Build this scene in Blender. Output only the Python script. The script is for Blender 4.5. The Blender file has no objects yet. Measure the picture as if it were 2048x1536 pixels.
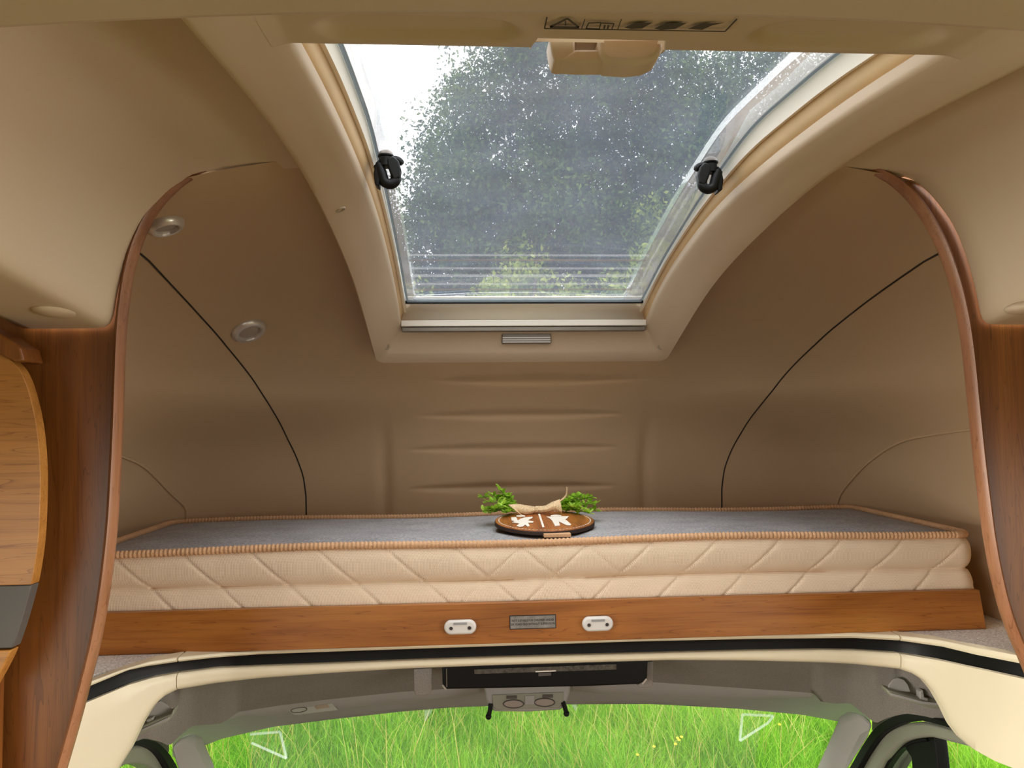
import bpy, math, random
import numpy as np
from mathutils import Vector, Matrix

# ------------------------------------------------------------------ camera, world, light
ZC = 2.60                      # camera height above the field
FPX = 1540.0
CX = -0.16
PSI, TH, ROLL = 0.0631, 0.0536, 0.0122
scene = bpy.context.scene
COL = scene.collection
f_ = np.array([math.sin(PSI)*math.cos(TH), math.cos(PSI)*math.cos(TH), math.sin(TH)])
rt_ = np.array([math.cos(PSI), -math.sin(PSI), 0.0])
up_ = np.cross(rt_, f_)
R_ = math.cos(ROLL)*rt_ - math.sin(ROLL)*up_
U_ = math.sin(ROLL)*rt_ + math.cos(ROLL)*up_
CAM = np.array([CX, 0.0, 0.0])

cd = bpy.data.cameras.new('camera')
cd.sensor_fit = 'HORIZONTAL'; cd.sensor_width = 36.0
cd.lens = 36.0*FPX/2048.0
cd.clip_start = 0.02; cd.clip_end = 300
co = bpy.data.objects.new('camera', cd); COL.objects.link(co)
m = Matrix((( R_[0], U_[0], -f_[0]), (R_[1], U_[1], -f_[1]), (R_[2], U_[2], -f_[2]))).to_4x4()
m.translation = Vector((CX, 0, ZC)); co.matrix_world = m
scene.camera = co

vs = scene.view_settings
vs.view_transform = 'Standard'; vs.look = 'None'; vs.exposure = 0.04; vs.gamma = 1.0
vs.use_curve_mapping = False
scene.cycles.use_denoising = True
scene.cycles.max_bounces = 14; scene.cycles.diffuse_bounces = 7
scene.cycles.transparent_max_bounces = 24
scene.cycles.sample_clamp_indirect = 6.0
scene.cycles.caustics_reflective = False; scene.cycles.caustics_refractive = False

world = bpy.data.worlds.new('overcast_sky'); scene.world = world
world.use_nodes = True
wn = world.node_tree; wn.nodes.clear()
wo = wn.nodes.new('ShaderNodeOutputWorld'); wb = wn.nodes.new('ShaderNodeBackground')
tc = wn.nodes.new('ShaderNodeTexCoord'); sx = wn.nodes.new('ShaderNodeSeparateXYZ')
rp = wn.nodes.new('ShaderNodeValToRGB')
rp.color_ramp.elements[0].position = 0.0; rp.color_ramp.elements[0].color = (0.86, 0.84, 0.80, 1)
rp.color_ramp.elements[1].position = 1.0; rp.color_ramp.elements[1].color = (1.0, 0.98, 0.95, 1)
wn.links.new(tc.outputs['Generated'], sx.inputs[0]); wn.links.new(sx.outputs['Z'], rp.inputs[0])
wn.links.new(rp.outputs[0], wb.inputs[0]); wb.inputs[1].default_value = 4.6
wn.links.new(wb.outputs[0], wo.inputs[0])

def area_light(name, loc, rot, sx_, sy_, power, col=(1, 0.95, 0.88)):
    l = bpy.data.lights.new(name, 'AREA'); l.shape = 'RECTANGLE'
    l.spread = math.radians(104); l.size = sx_; l.size_y = sy_; l.energy = power; l.color = col
    o = bpy.data.objects.new(name, l); COL.objects.link(o)
    o.location = (loc[0], loc[1], loc[2]+ZC); o.rotation_euler = rot
    return o
# added fill lamps for daylight through assumed, unseen side windows; outside the wall openings
PI = math.pi
area_light('fill_left_offscreen', (-1.30, -.10, -0.30), (0, -PI/2+.37, 0), 0.84, 1.8, 66)
area_light('fill_right_offscreen', (1.30, -.10, -0.30), (0, PI/2-.37, 0), 0.84, 1.8, 52)

# ------------------------------------------------------------------ helpers
def ray(px, py):
    d = f_*FPX + R_*(px-1024) - U_*(py-768)
    return d/d[1]
def onX(px, py, X): d = ray(px, py); return CAM + d*((X-CX)/d[0])
def onY(px, py, Y): return CAM + ray(px, py)*Y
def onZ(px, py, Z): d = ray(px, py); return CAM + d*(Z/d[2])
def onP(px, py, p0, n):
    d = ray(px, py); n = np.array(n, float); return CAM + d*(np.dot(np.array(p0)-CAM, n)/np.dot(d, n))

WORLD = {}
class MB:
    def __init__(s): s.v = []; s.f = []
    def add(s, v, f):
        b = len(s.v); s.v += [tuple(map(float, p)) for p in v]; s.f += [tuple(i+b for i in q) for q in f]; return s
    def box(s, a, b):
        x0, y0, z0 = a; x1, y1, z1 = b
        v = [(x0,y0,z0),(x1,y0,z0),(x1,y1,z0),(x0,y1,z0),(x0,y0,z1),(x1,y0,z1),(x1,y1,z1),(x0,y1,z1)]
        return s.add(v, [(0,3,2,1),(4,5,6,7),(0,1,5,4),(1,2,6,5),(2,3,7,6),(3,0,4,7)])
    def prism(s, front, back):
        n = len(front)
        fs = [tuple(range(n)), tuple(range(2*n-1, n-1, -1))]
        fs += [(i, i+n, (i+1) % n+n, (i+1) % n) for i in range(n)]
        return s.add(list(front)+list(back), fs)
    def extr(s, pts, off):
        pts = [np.array(p, float) for p in pts]
        return s.prism(pts, [p+np.array(off, float) for p in pts])
    def grid(s, P, close_u=False, close_v=False):
        nu = len(P); nv = len(P[0]); v = [p for r in P for p in r]; f = []
        for i in range(nu if close_u else nu-1):
            for j in range(nv if close_v else nv-1):
                f.append((i*nv+j, i*nv+(j+1) % nv, ((i+1) % nu)*nv+(j+1) % nv, ((i+1) % nu)*nv+j))
        return s.add(v, f)
    def tube(s, path, r, n=8, closed=False, caps=True, flat=None):
        path = [np.array(p, float) for p in path]; N = len(path)
        rr = r if hasattr(r, '__len__') else [r]*N
        rings = []; prev = None
        for i in range(N):
            a = path[(i-1) % N] if (closed or i > 0) else path[i]
            b = path[(i+1) % N] if (closed or i < N-1) else path[i]
            t = b-a; t = t/(np.linalg.norm(t)+1e-12)
            if prev is None:
                h = np.array([0, 0, 1.0]) if abs(t[2]) < .9 else np.array([1.0, 0, 0])
            else: h = prev
            u = h-t*np.dot(h, t); u /= np.linalg.norm(u)+1e-12; prev = u
            w = np.cross(t, u)
            rings.append([path[i]+rr[i]*(math.cos(2*PI*k/n)*u+math.sin(2*PI*k/n)*w) for k in range(n)])
        b0 = len(s.v)
        s.grid(rings, close_u=closed, close_v=True)
        if caps and not closed:
            s.f.append(tuple(b0+k for k in range(n)))
            s.f.append(tuple(b0+(N-1)*n+k for k in reversed(range(n))))
        return s
    def lathe(s, c, axis, prof, n=32):
        # prof: list of (radius, height along axis)
        axis = np.array(axis, float); axis /= np.linalg.norm(axis)
        h = np.array([0, 0, 1.0]) if abs(axis[2]) < .9 else np.array([1.0, 0, 0])
        u = np.cross(axis, h); u /= np.linalg.norm(u); w = np.cross(axis, u)
        P = [[np.array(c)+axis*hh+rad*(math.cos(2*PI*k/n)*u+math.sin(2*PI*k/n)*w) for k in range(n)] for rad, hh in prof]
        return s.grid(P, close_v=True)
    def ellipsoid(s, c, r, n=16, m_=10):
        P = [[(c[0]+r[0]*math.sin(PI*i/m_)*math.cos(2*PI*k/n), c[1]+r[1]*math.sin(PI*i/m_)*math.sin(2*PI*k/n), c[2]+r[2]*math.cos(PI*i/m_)) for k in range(n)] for i in range(m_+1)]
        return s.grid(P, close_v=True)
    def build(s, name, mat, parent=None, label=None, cat=None, kind=None, group=None, bevel=0, smooth=True, angle=40, seg=3, solid=0, sub=0):
        return mk(name, s.v, s.f, mat, parent, label, cat, kind, group, bevel, smooth, angle, seg, solid, sub)

def tag(o, label=None, cat=None, kind=None, group=None):
    if label: o['label'] = label
    if cat: o['category'] = cat
    if kind: o['kind'] = kind
    if group: o['group'] = group
    return o
def mk(name, v, f, mat, parent=None, label=None, cat=None, kind=None, group=None, bevel=0, smooth=True, angle=40, seg=3, solid=0, sub=0):
    V = np.array(v, dtype=float); base = np.array([(V[:, 0].min()+V[:, 0].max())/2, (V[:, 1].min()+V[:, 1].max())/2, V[:, 2].min()])
    me = bpy.data.meshes.new(name); me.from_pydata((V-base).tolist(), [], f); me.update()
    import bmesh
    bm = bmesh.new(); bm.from_mesh(me)
    bmesh.ops.remove_doubles(bm, verts=bm.verts, dist=1e-6)
    bmesh.ops.recalc_face_normals(bm, faces=bm.faces); bm.to_mesh(me); bm.free()
    me.materials.append(mat)
    if smooth:
        me.polygons.foreach_set('use_smooth', [True]*len(me.polygons))
        me.set_sharp_from_angle(angle=math.radians(angle))
    o = bpy.data.objects.new(name, me); COL.objects.link(o)
    base = base+np.array([0, 0, ZC])
    WORLD[o.name] = base
    if parent:
        o.parent = parent; o.location = base-WORLD[parent.name]
    else: o.location = base
    if bevel:
        b = o.modifiers.new('bevel', 'BEVEL'); b.width = bevel; b.segments = seg; b.limit_method = 'ANGLE'; b.angle_limit = math.radians(35)
    if solid:
        b = o.modifiers.new('solid', 'SOLIDIFY'); b.thickness = abs(solid); b.offset = 1 if solid > 0 else -1
    if sub:
        b = o.modifiers.new('sub', 'SUBSURF'); b.levels = sub; b.render_levels = sub
    return tag(o, label, cat, kind, group)
def thing(name, base, label, cat, group=None, kind=None):
    o = bpy.data.objects.new(name, None); COL.objects.link(o); o.empty_display_size = .05
    b = np.array(base, float)+np.array([0, 0, ZC]); o.location = b; WORLD[o.name] = b
    return tag(o, label, cat, kind, group)
def interp(x, pts):
    return float(np.interp(x, [p[0] for p in pts], [p[1] for p in pts]))
def smoothstep(a, b, x):
    t = min(1, max(0, (x-a)/(b-a))); return t*t*(3-2*t)
def spline(pts, n):
    """Catmull-Rom resample of a polyline"""
    P = [np.array(p, float) for p in pts]; P = [2*P[0]-P[1]]+P+[2*P[-1]-P[-2]]
    L = [0.0]
    for i in range(1, len(P)-2): L.append(L[-1]+np.linalg.norm(P[i+1]-P[i]))
    out = []
    for s in np.linspace(0, L[-1], n):
        i = min(len(L)-2, max(0, int(np.searchsorted(L, s, side='right'))-1))
        t = (s-L[i])/(L[i+1]-L[i]+1e-12); p0, p1, p2, p3 = P[i:i+4]
        out.append(.5*((2*p1)+(-p0+p2)*t+(2*p0-5*p1+4*p2-p3)*t*t+(-p0+3*p1-3*p2+p3)*t**3))
    return out

# ------------------------------------------------------------------ materials
def lin(c):
    return tuple(((x/255/12.92) if x/255 <= .04045 else ((x/255+.055)/1.055)**2.4) for x in c)+(1,)
class NT:
    def __init__(s, name):
        s.m = bpy.data.materials.new(name); s.m.use_nodes = True; s.t = s.m.node_tree; s.t.nodes.clear()
        s.out = s.t.nodes.new('ShaderNodeOutputMaterial')
    def n(s, typ, **kw):
        nd = s.t.nodes.new(typ)
        for k, v in kw.items():
            if k in nd.inputs.keys(): nd.inputs[k].default_value = v
            else: setattr(nd, k, v)
        return nd
    def l(s, a, b): s.t.links.new(a, b)
    def math(s, op, a, b=None):
        nd = s.t.nodes.new('ShaderNodeMath'); nd.operation = op
        for i, x in enumerate((a, b)):
            if x is None: continue
            if isinstance(x, (int, float)): nd.inputs[i].default_value = x
            else: s.l(x, nd.inputs[i])
        return nd.outputs[0]
    def ramp(s, fac, stops):
        r = s.t.nodes.new('ShaderNodeValToRGB'); e = r.color_ramp.elements
        while len(e) < len(stops): e.new(.5)
        for i, (p, c) in enumerate(stops): e[i].position = p; e[i].color = c
        s.l(fac, r.inputs[0]); return r.outputs[0]
    def coords(s, scale=(1, 1, 1), src='Object'):
        t = s.n('ShaderNodeTexCoord'); mp = s.n('ShaderNodeMapping'); mp.inputs['Scale'].default_value = scale
        s.l(t.outputs[src], mp.inputs[0]); return mp.outputs[0]

def plastic(name, rgb, rough=.5, var=.06, scale=6, bump=.05, bscale=400, metal=0, spec=.5):
    t = NT(name); p = t.n('ShaderNodeBsdfPrincipled', Roughness=rough, Metallic=metal)
    p.inputs['Specular IOR Level'].default_value = spec
    c = t.coords(); nz = t.n('ShaderNodeTexNoise', Scale=scale, Detail=3.0); t.l(c, nz.inputs['Vector'])
    col = lin(rgb); a = tuple(x*(1-var) for x in col[:3])+(1,); b = tuple(min(1, x*(1+var)) for x in col[:3])+(1,)
    t.l(t.ramp(nz.outputs[0], [(.3, a), (.7, b)]), p.inputs['Base Color'])
    if bump:
        n2 = t.n('ShaderNodeTexNoise', Scale=bscale, Detail=2.0); t.l(c, n2.inputs['Vector'])
        bp = t.n('ShaderNodeBump', Strength=bump, Distance=.002); t.l(n2.outputs[0], bp.inputs['Height']); t.l(bp.outputs[0], p.inputs['Normal'])
    t.l(p.outputs[0], t.out.inputs[0]); return t.m

def wood(name, dark, mid, light, axis='X', rough=.38, streak=.55):
    t = NT(name); p = t.n('ShaderNodeBsdfPrincipled', Roughness=rough)
    lo = {'X': (1.0, 9, 9), 'Z': (9, 9, 1.0), 'Y': (30, 3, 30)}[axis]
    c = t.coords(lo); nz = t.n('ShaderNodeTexNoise', Scale=2.2, Detail=4.0, Distortion=.6); t.l(c, nz.inputs['Vector'])
    base = t.ramp(nz.outputs[0], [(.25, lin(dark)), (.5, lin(mid)), (.75, lin(light))])
    l2 = {'X': (2.2, 60, 60), 'Z': (60, 60, 2.2), 'Y': (220, 6, 60)}[axis]
    c2 = t.coords(l2); n2 = t.n('ShaderNodeTexNoise', Scale=2.0, Detail=5.0, Roughness=.65, Distortion=.25); t.l(c2, n2.inputs['Vector'])
    st = t.ramp(n2.outputs[0], [(.30, (.45, .38, .33, 1)), (.42, (.82, .78, .75, 1)), (.50, (1, 1, 1, 1))])
    l3 = {'X': (.55, 14, 14), 'Z': (14, 14, .55), 'Y': (60, 3, 20)}[axis]
    c3 = t.coords(l3); wv = t.n('ShaderNodeTexNoise', Scale=2.6, Detail=2.0, Distortion=.8); t.l(c3, wv.inputs['Vector'])
    fr = t.math('FRACT', t.math('MULTIPLY', wv.outputs[0], 16.0))
    ln = t.ramp(fr, [(.0, (.52, .44, .38, 1)), (.10, (.9, .87, .85, 1)), (.2, (1, 1, 1, 1))])
    m1 = t.n('ShaderNodeMix', data_type='RGBA', blend_type='MULTIPLY'); m1.inputs[0].default_value = streak
    t.l(base, m1.inputs[6]); t.l(st, m1.inputs[7])
    m2 = t.n('ShaderNodeMix', data_type='RGBA', blend_type='MULTIPLY'); m2.inputs[0].default_value = .85
    t.l(m1.outputs[2], m2.inputs[6]); t.l(ln, m2.inputs[7])
    t.l(m2.outputs[2], p.inputs['Base Color'])
    t.l(p.outputs[0], t.out.inputs[0]); return t.m

def fabric(name, rgb, var=.25, scale=250, bump=.5, rough=.95, stretch=(1, 1, 1), big=.15):
    t = NT(name); p = t.n('ShaderNodeBsdfPrincipled', Roughness=rough); p.inputs['Specular IOR Level'].default_value = .15
    c = t.coords(stretch); nz = t.n('ShaderNodeTexNoise', Scale=scale, Detail=4.0); t.l(c, nz.inputs['Vector'])
    n3 = t.n('ShaderNodeTexNoise', Scale=9.0, Detail=3.0); t.l(c, n3.inputs['Vector'])
    col = lin(rgb); a = tuple(x*(1-var) for x in col[:3])+(1,); b = tuple(min(1, x*(1+var)) for x in col[:3])+(1,)
    m1 = t.n('ShaderNodeMix', data_type='RGBA', blend_type='MULTIPLY'); m1.inputs[0].default_value = 1
    t.l(t.ramp(nz.outputs[0], [(.3, a), (.7, b)]), m1.inputs[6])
    t.l(t.ramp(n3.outputs[0], [(.35, (1-big,)*3+(1,)), (.65, (1, 1, 1, 1))]), m1.inputs[7])
    t.l(m1.outputs[2], p.inputs['Base Color'])
    bp = t.n('ShaderNodeBump', Strength=bump, Distance=.002); t.l(nz.outputs[0], bp.inputs['Height']); t.l(bp.outputs[0], p.inputs['Normal'])
    t.l(p.outputs[0], t.out.inputs[0]); return t.m

def weave(name, c_hi, c_lo, pitch=.0062):
    t = NT(name); p = t.n('ShaderNodeBsdfPrincipled', Roughness=.95); p.inputs['Specular IOR Level'].default_value = .1
    tcn = t.n('ShaderNodeTexCoord'); s = t.n('ShaderNodeSeparateXYZ'); t.l(tcn.outputs['Object'], s.inputs[0])
    xy = t.math('ADD', s.outputs[0], s.outputs[1]); k = 2*PI/pitch
    row = t.math('FLOOR', t.math('MULTIPLY', s.outputs[2], 1/pitch))
    sh = t.math('MULTIPLY', t.math('MODULO', row, 2.0), pitch*.0)
    a = t.math('SINE', t.math('MULTIPLY', t.math('ADD', xy, sh), k)); b = t.math('SINE', t.math('MULTIPLY', s.outputs[2], k))
    h = t.math('ADD', t.math('MULTIPLY', t.math('MULTIPLY', t.math('ADD', a, 1.0), t.math('ADD', b, 1.0)), .25), 0.0)
    h = t.math('SUBTRACT', 1.0, t.math('MULTIPLY', t.math('SUBTRACT', 1.0, t.math('ABSOLUTE', a)), t.math('SUBTRACT', 1.0, t.math('MULTIPLY', t.math('ABSOLUTE', b), .6))))
    nz = t.n('ShaderNodeTexNoise', Scale=30.0, Detail=4.0); t.l(tcn.outputs['Object'], nz.inputs['Vector'])
    hh = t.math('ADD', t.math('MULTIPLY', h, .85), t.math('MULTIPLY', nz.outputs[0], .3))
    t.l(t.ramp(hh, [(.25, lin(c_lo)), (.75, lin(c_hi))]), p.inputs['Base Color'])
    bp = t.n('ShaderNodeBump', Strength=.4, Distance=.0012); t.l(h, bp.inputs['Height']); t.l(bp.outputs[0], p.inputs['Normal'])
    t.l(p.outputs[0], t.out.inputs[0]); return t.m

def leafmat(name, c1, c2, c3, trans=.4, objvar=True, rough=.55):
    t = NT(name); g = t.n('ShaderNodeNewGeometry')
    c = t.coords(); nz = t.n('ShaderNodeTexNoise', Scale=.55, Detail=3.0); t.l(c, nz.inputs['Vector'])
    v = t.math('ADD', t.math('MULTIPLY', g.outputs['Random Per Island'], .5), t.math('MULTIPLY', nz.outputs[0], .6))
    col = t.ramp(v, [(.2, lin(c1)), (.55, lin(c2)), (.9, lin(c3))])
    d = t.n('ShaderNodeBsdfPrincipled', Roughness=rough); d.inputs['Specular IOR Level'].default_value = .3
    tr = t.n('ShaderNodeBsdfTranslucent'); mx = t.n('ShaderNodeMixShader'); mx.inputs[0].default_value = trans
    t.l(col, d.inputs['Base Color']); t.l(col, tr.inputs['Color'])
    t.l(d.outputs[0], mx.inputs[1]); t.l(tr.outputs[0], mx.inputs[2]); t.l(mx.outputs[0], t.out.inputs[0]); return t.m

def clearpane(name, tint=(1, 1, 1), haze=.0, hazecol=(.8, .85, .95), gloss=.06, noise=False, trans=.5):
    """thin clear sheet: passes light, scatters a little in its scratched surface, mirrors a little"""
    t = NT(name)
    tr = t.n('ShaderNodeBsdfTransparent'); tr.inputs[0].default_value = tint+(1,)
    tl = t.n('ShaderNodeBsdfTranslucent'); tl.inputs[0].default_value = hazecol+(1,)
    df = t.n('ShaderNodeBsdfDiffuse'); df.inputs[0].default_value = hazecol+(1,)
    hz = t.n('ShaderNodeMixShader'); hz.inputs[0].default_value = trans
    t.l(df.outputs[0], hz.inputs[1]); t.l(tl.outputs[0], hz.inputs[2])
    m1 = t.n('ShaderNodeMixShader'); m1.inputs[0].default_value = haze
    if noise:
        c = t.coords((1, 1, 1)); nz = t.n('ShaderNodeTexNoise', Scale=9.0, Detail=8.0, Roughness=.7); t.l(c, nz.inputs['Vector'])
        mr = t.n('ShaderNodeMapRange'); mr.inputs[1].default_value = .3; mr.inputs[2].default_value = .75
        mr.inputs[3].default_value = haze*.75; mr.inputs[4].default_value = haze*1.3
        t.l(nz.outputs[0], mr.inputs[0]); t.l(mr.outputs[0], m1.inputs[0])
    t.l(tr.outputs[0], m1.inputs[1]); t.l(hz.outputs[0], m1.inputs[2])
    gl = t.n('ShaderNodeBsdfGlossy'); gl.inputs['Roughness'].default_value = .03
    fr = t.n('ShaderNodeFresnel'); fr.inputs[0].default_value = 1.25
    m2 = t.n('ShaderNodeMixShader'); t.l(t.math('MULTIPLY', fr.outputs[0], gloss*10), m2.inputs[0])
    t.l(m1.outputs[0], m2.inputs[1]); t.l(gl.outputs[0], m2.inputs[2]); t.l(m2.outputs[0], t.out.inputs[0]); return t.m

M = {}
M['shell'] = plastic('tan_moulded_lining', (185, 158, 124), .62, .03, 3, .12, 900)
M['cream'] = plastic('cream_moulding', (198, 177, 149), .5, .03, 3, .1, 900)
M['frame'] = plastic('skylight_surround_plastic', (204, 182, 154), .45, .03, 3, .08, 900)
M['reveal'] = plastic('beige_reveal_board', (214, 182, 136), .6, .06, 12, .05)
M['innerframe'] = plastic('ivory_skylight_frame', (246, 238, 222), .4, .02, 4, .02)
M['white'] = plastic('white_rail', (236, 228, 214), .35, .02, 4, 0)
M['trimc'] = plastic('cab_trim_cream', (226, 214, 182), .42, .03, 4, .06, 900)
M['black'] = plastic('black_plastic', (11, 11, 10), .45, .2, 8, .03, spec=.25)
M['rubber'] = plastic('black_rubber', (13, 13, 12), .6, .2, 8, .05, spec=.25)
M['gasket'] = plastic('dark_seam_gasket', (38, 30, 22), .7, .1, 8, 0)
M['rail'] = plastic('grey_blind_rail', (128, 120, 108), .35, .08, 20, .02, metal=.5)
M['silver'] = plastic('satin_silver_ring', (208, 201, 193), .3, .04, 30, .02, metal=.5)
M['diffuser'] = plastic('frosted_diffuser', (160, 148, 136), .5, .05, 30, .0)
M['screw'] = plastic('screw_head', (176, 160, 138), .4, .1, 40, 0, metal=.3)
M['dark'] = plastic('dark_hole', (46, 40, 34), .6, .1, 40, 0)
M['headliner'] = fabric('cab_headliner_cloth', (146, 140, 132), .16, 350, .3, .95, big=.06)
M['cabplastic'] = plastic('grey_cab_plastic', (166, 163, 156), .55, .04, 6, .08, 700)
M['cabgreen'] = plastic('olive_grey_door_frame', (150, 150, 132), .5, .04, 6, .05, 700)
M['carpet'] = fabric('grey_shelf_carpet', (228, 220, 212), .35, 260, .9, big=.1)
M['mtop'] = fabric('charcoal_mattress_cloth', (168, 166, 166), .28, 170, .5, stretch=(1, 1.6, 1), big=.16)
M['weave'] = weave('ivory_mattress_weave', (234, 212, 184), (156, 130, 104))
M['piping'] = fabric('tan_piping', (214, 172, 132), .18, 500, .4, big=.1)
M['board'] = wood('cherry_board', (132, 78, 28), (162, 100, 40), (178, 118, 52), 'X')
M['pillar'] = wood('cherry_panel_upright', (94, 53, 18), (120, 70, 26), (138, 86, 35), 'Z')
M['strip'] = wood('cherry_edge_strip', (120, 78, 50), (146, 98, 66), (164, 116, 82), 'Z', streak=.4)
M['cab_wood'] = wood('golden_cherry_door', (146, 95, 40), (174, 118, 54), (190, 134, 66), 'X')
M['greyband'] = plastic('slate_band', (84, 78, 72), .5, .06, 10, .05)
M['plaque'] = wood('stained_plaque', (116, 62, 24), (166, 98, 44), (192, 124, 62), 'Y', streak=.8)
M['plaqueedge'] = plastic('burnt_edge', (52, 34, 24), .7, .15, 30, .1)
M['paint'] = plastic('white_paint', (240, 232, 216), .6, .02, 20, 0)
M['burlap'] = fabric('burlap_ribbon', (226, 198, 156), .3, 420, .8, big=.1)
M['leaf'] = leafmat('artificial_boxwood', (110, 150, 32), (166, 212, 60), (212, 240, 110), .4)
M['stem'] = plastic('sprig_stem', (96, 120, 40), .7, .1, 20, 0)
M['catch'] = plastic('white_catch', (218, 214, 206), .4, .02, 10, 0)
M['slot'] = plastic('grey_slot', (150, 150, 148), .5, .03, 10, 0)
M['plate'] = plastic('brushed_plate', (150, 145, 136), .35, .25, 60, .05, metal=.5)
M['ink'] = plastic('black_print', (24, 20, 18), .7, 0, 5, 0)
M['warn'] = plastic('grey_print', (74, 66, 54), .7, 0, 5, 0)
M['visorlabel'] = plastic('pale_label', (176, 176, 164), .6, .04, 20, 0)
M['strip_clear'] = plastic('smoked_clear_strip', (92, 88, 78), .2, .35, 90, .2)
M['film'] = clearpane('white_mark_film', haze=.2, hazecol=(.95, 1, .97), gloss=0, trans=.6)
M['pane'] = clearpane('scratched_acrylic', tint=(.95, .97, 1.0), haze=.062, hazecol=(.62, .73, .95), gloss=.05, noise=True, trans=.6)
M['rim'] = clearpane('acrylic_rim', haze=.16, hazecol=(.93, .92, .92), gloss=.05, noise=True)
M['paneedge'] = clearpane('acrylic_edge', tint=(.8, .87, .9), haze=.45, hazecol=(.62, .70, .74), gloss=.1)
M['glass'] = clearpane('windscreen_glass', tint=(.97, .99, .97), haze=.004, gloss=.02)
M['cap'] = plastic('smoke_cap', (120, 108, 96), .3, .05, 20, 0)
M['bark'] = plastic('bark', (92, 82, 70), .9, .3, 14, .6, 40)
M['treeleaf'] = leafmat('broad_leaf', (24, 44, 20), (50, 78, 34), (108, 132, 60), .38)
M['hedgeleaf'] = leafmat('hedge_leaf', (96, 124, 44), (146, 162, 66), (200, 204, 104), .42)
M['grass'] = leafmat('meadow_grass', (66, 126, 12), (116, 176, 26), (172, 210, 70), .45)
M['seed'] = leafmat('seed_head', (160, 150, 70), (184, 172, 92), (202, 190, 120), .3)
M['soil'] = plastic('meadow_ground', (58, 98, 18), .95, .3, 3, .5, 30)
M['floor'] = wood('cabin_floor', (70, 48, 30), (86, 62, 42), (100, 76, 52), 'X')
M['wallin'] = plastic('cabin_wall', (128, 100, 72), .6, .03, 5, .05)
M['flower'] = plastic('yellow_flower', (240, 200, 30), .6, .1, 20, 0)

# ------------------------------------------------------------------ overcab shell surface
A_, B_, C_, Y0, Z0 = 1.05, 1.34, .72, 1.0, -.30
P_ = 2.8
def nexp(t): return 2.8+6.5*smoothstep(.42, .10, t) if t < .42 else 2.8
def nexp(t):
    return 2.8+5.6*(1-smoothstep(.03, .55, t))
def sfac(t): return 1.0 if t <= 0 else max(0.0, 1-t**P_)**(1/P_)
def inside(p):
    t = (p[2]-Z0)/C_; s = sfac(t)
    if t >= 1 or s <= 1e-6: return False
    n = nexp(t); yy = max(0, p[1]-Y0)
    return (abs(p[0])/(A_*s))**n+(yy/(B_*s))**n < 1
def hit(px, py, lo=1.12, hi=4.0):
    d = ray(px, py)
    for _ in range(50):
        mid = (lo+hi)/2
        if inside(CAM+d*mid): lo = mid
        else: hi = mid
    return CAM+d*lo
def snormal(p):
    d = ray(1024, 768); e = 4e-3
    def F(q):
        t = (q[2]-Z0)/C_; n = nexp(t); s = sfac(t); yy = max(0, q[1]-Y0)
        return ((abs(q[0])/(A_*s))**n+(yy/(B_*s))**n)**(1/n)
    g = np.array([F(p+np.eye(3)[i]*e)-F(p-np.eye(3)[i]*e) for i in range(3)])
    return -g/np.linalg.norm(g)      # pointing inwards
_sl = [hit(*p) for p in ((235, 482), (262, 508), (287, 530), (340, 580), (390, 630), (445, 695), (500, 760), (540, 820), (570, 870), (592, 915), (605, 950), (611, 990), (612, 1025))]
_sr = [hit(*p) for p in ((1935, 446), (1905, 468), (1875, 490), (1790, 556), (1700, 625), (1600, 710), (1530, 790), (1480, 870), (1460, 905), (1447, 942), (1443, 975), (1443, 1005))]
_zz = np.linspace(-.24, .335, 30)
_fa = np.interp(_zz, [p[2] for p in _sl[::-1]], [-p[0] for p in _sl[::-1]]); _fb = np.interp(_zz, [p[2] for p in _sr[::-1]], [p[0] for p in _sr[::-1]])
SEAM = [(-.5, float(_fa[0]+_fb[0])/2)]+[(float(z), float(x+w_)/2) for z, x, w_ in zip(_zz, _fa, _fb)]
SEAM.append((.42, SEAM[-1][1]+.02))
def seamX(z): return interp(z, SEAM)

def ridge(x, z):
    d = 0.0
    for zr, xc, hw in ((.129, .055, .29), (.031, .01, .30), (-.069, -.01, .31), (-.187, -.013, .31)):
        u = (x-xc)/hw
        if abs(u) < 1:
            w = .004+.008*(1-u*u); d += .010*(1-u*u)**.6*math.exp(-((z-zr)/w)**2)
    fade = 1-smoothstep(-.14, .12, z)
    for xs in (-.398, .392):
        d += .014*fade*math.exp(-((x-xs)/.016)**2)
    return d
zs_ = list(np.linspace(-.47, -.30, 5))+list(np.linspace(-.297, .20, 140))+[Z0+C_*t for t in 1-(np.linspace(math.sqrt(1-.5/.72), 0.02, 34))**2 if Z0+C_*t > .203]
rows = []
NU = 96
for z in zs_:
    t = (z-Z0)/C_; s = sfac(t); n = nexp(max(0, t)); Xs = seamX(z); Xm = A_*s
    row = []
    for k in range(NU+1):
        u = -1+2*k/NU
        bl = 1-smoothstep(0, .30, Xm-Xs); x = min(Xm, Xs)*(u*(1-bl)+math.sin(u*PI/2)*bl)
        q = max(0.0, 1-(abs(x)/Xm)**n)
        y = max(1.1475, Y0+B_*s*q**(1/n))
        row.append((x, y+(ridge(x, z) if abs(x) < .6 else 0), z))
    rows.append(row)
mb = MB(); nv = NU+1
v = [p for r in rows for p in r]; fc = []
for i in range(len(rows)-1):
    for j in range(NU):
        q = (i*nv+j, i*nv+j+1, (i+1)*nv+j+1, (i+1)*nv+j)
        c = np.mean([v[a] for a in q], axis=0)
        if max(v[a][1] for a in q) < 1.1476: continue
        if abs(c[0]) < .355 and c[2] > .17 and c[1] < 2.10: continue
        fc.append(q)
mb.add(v, fc)
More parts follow.
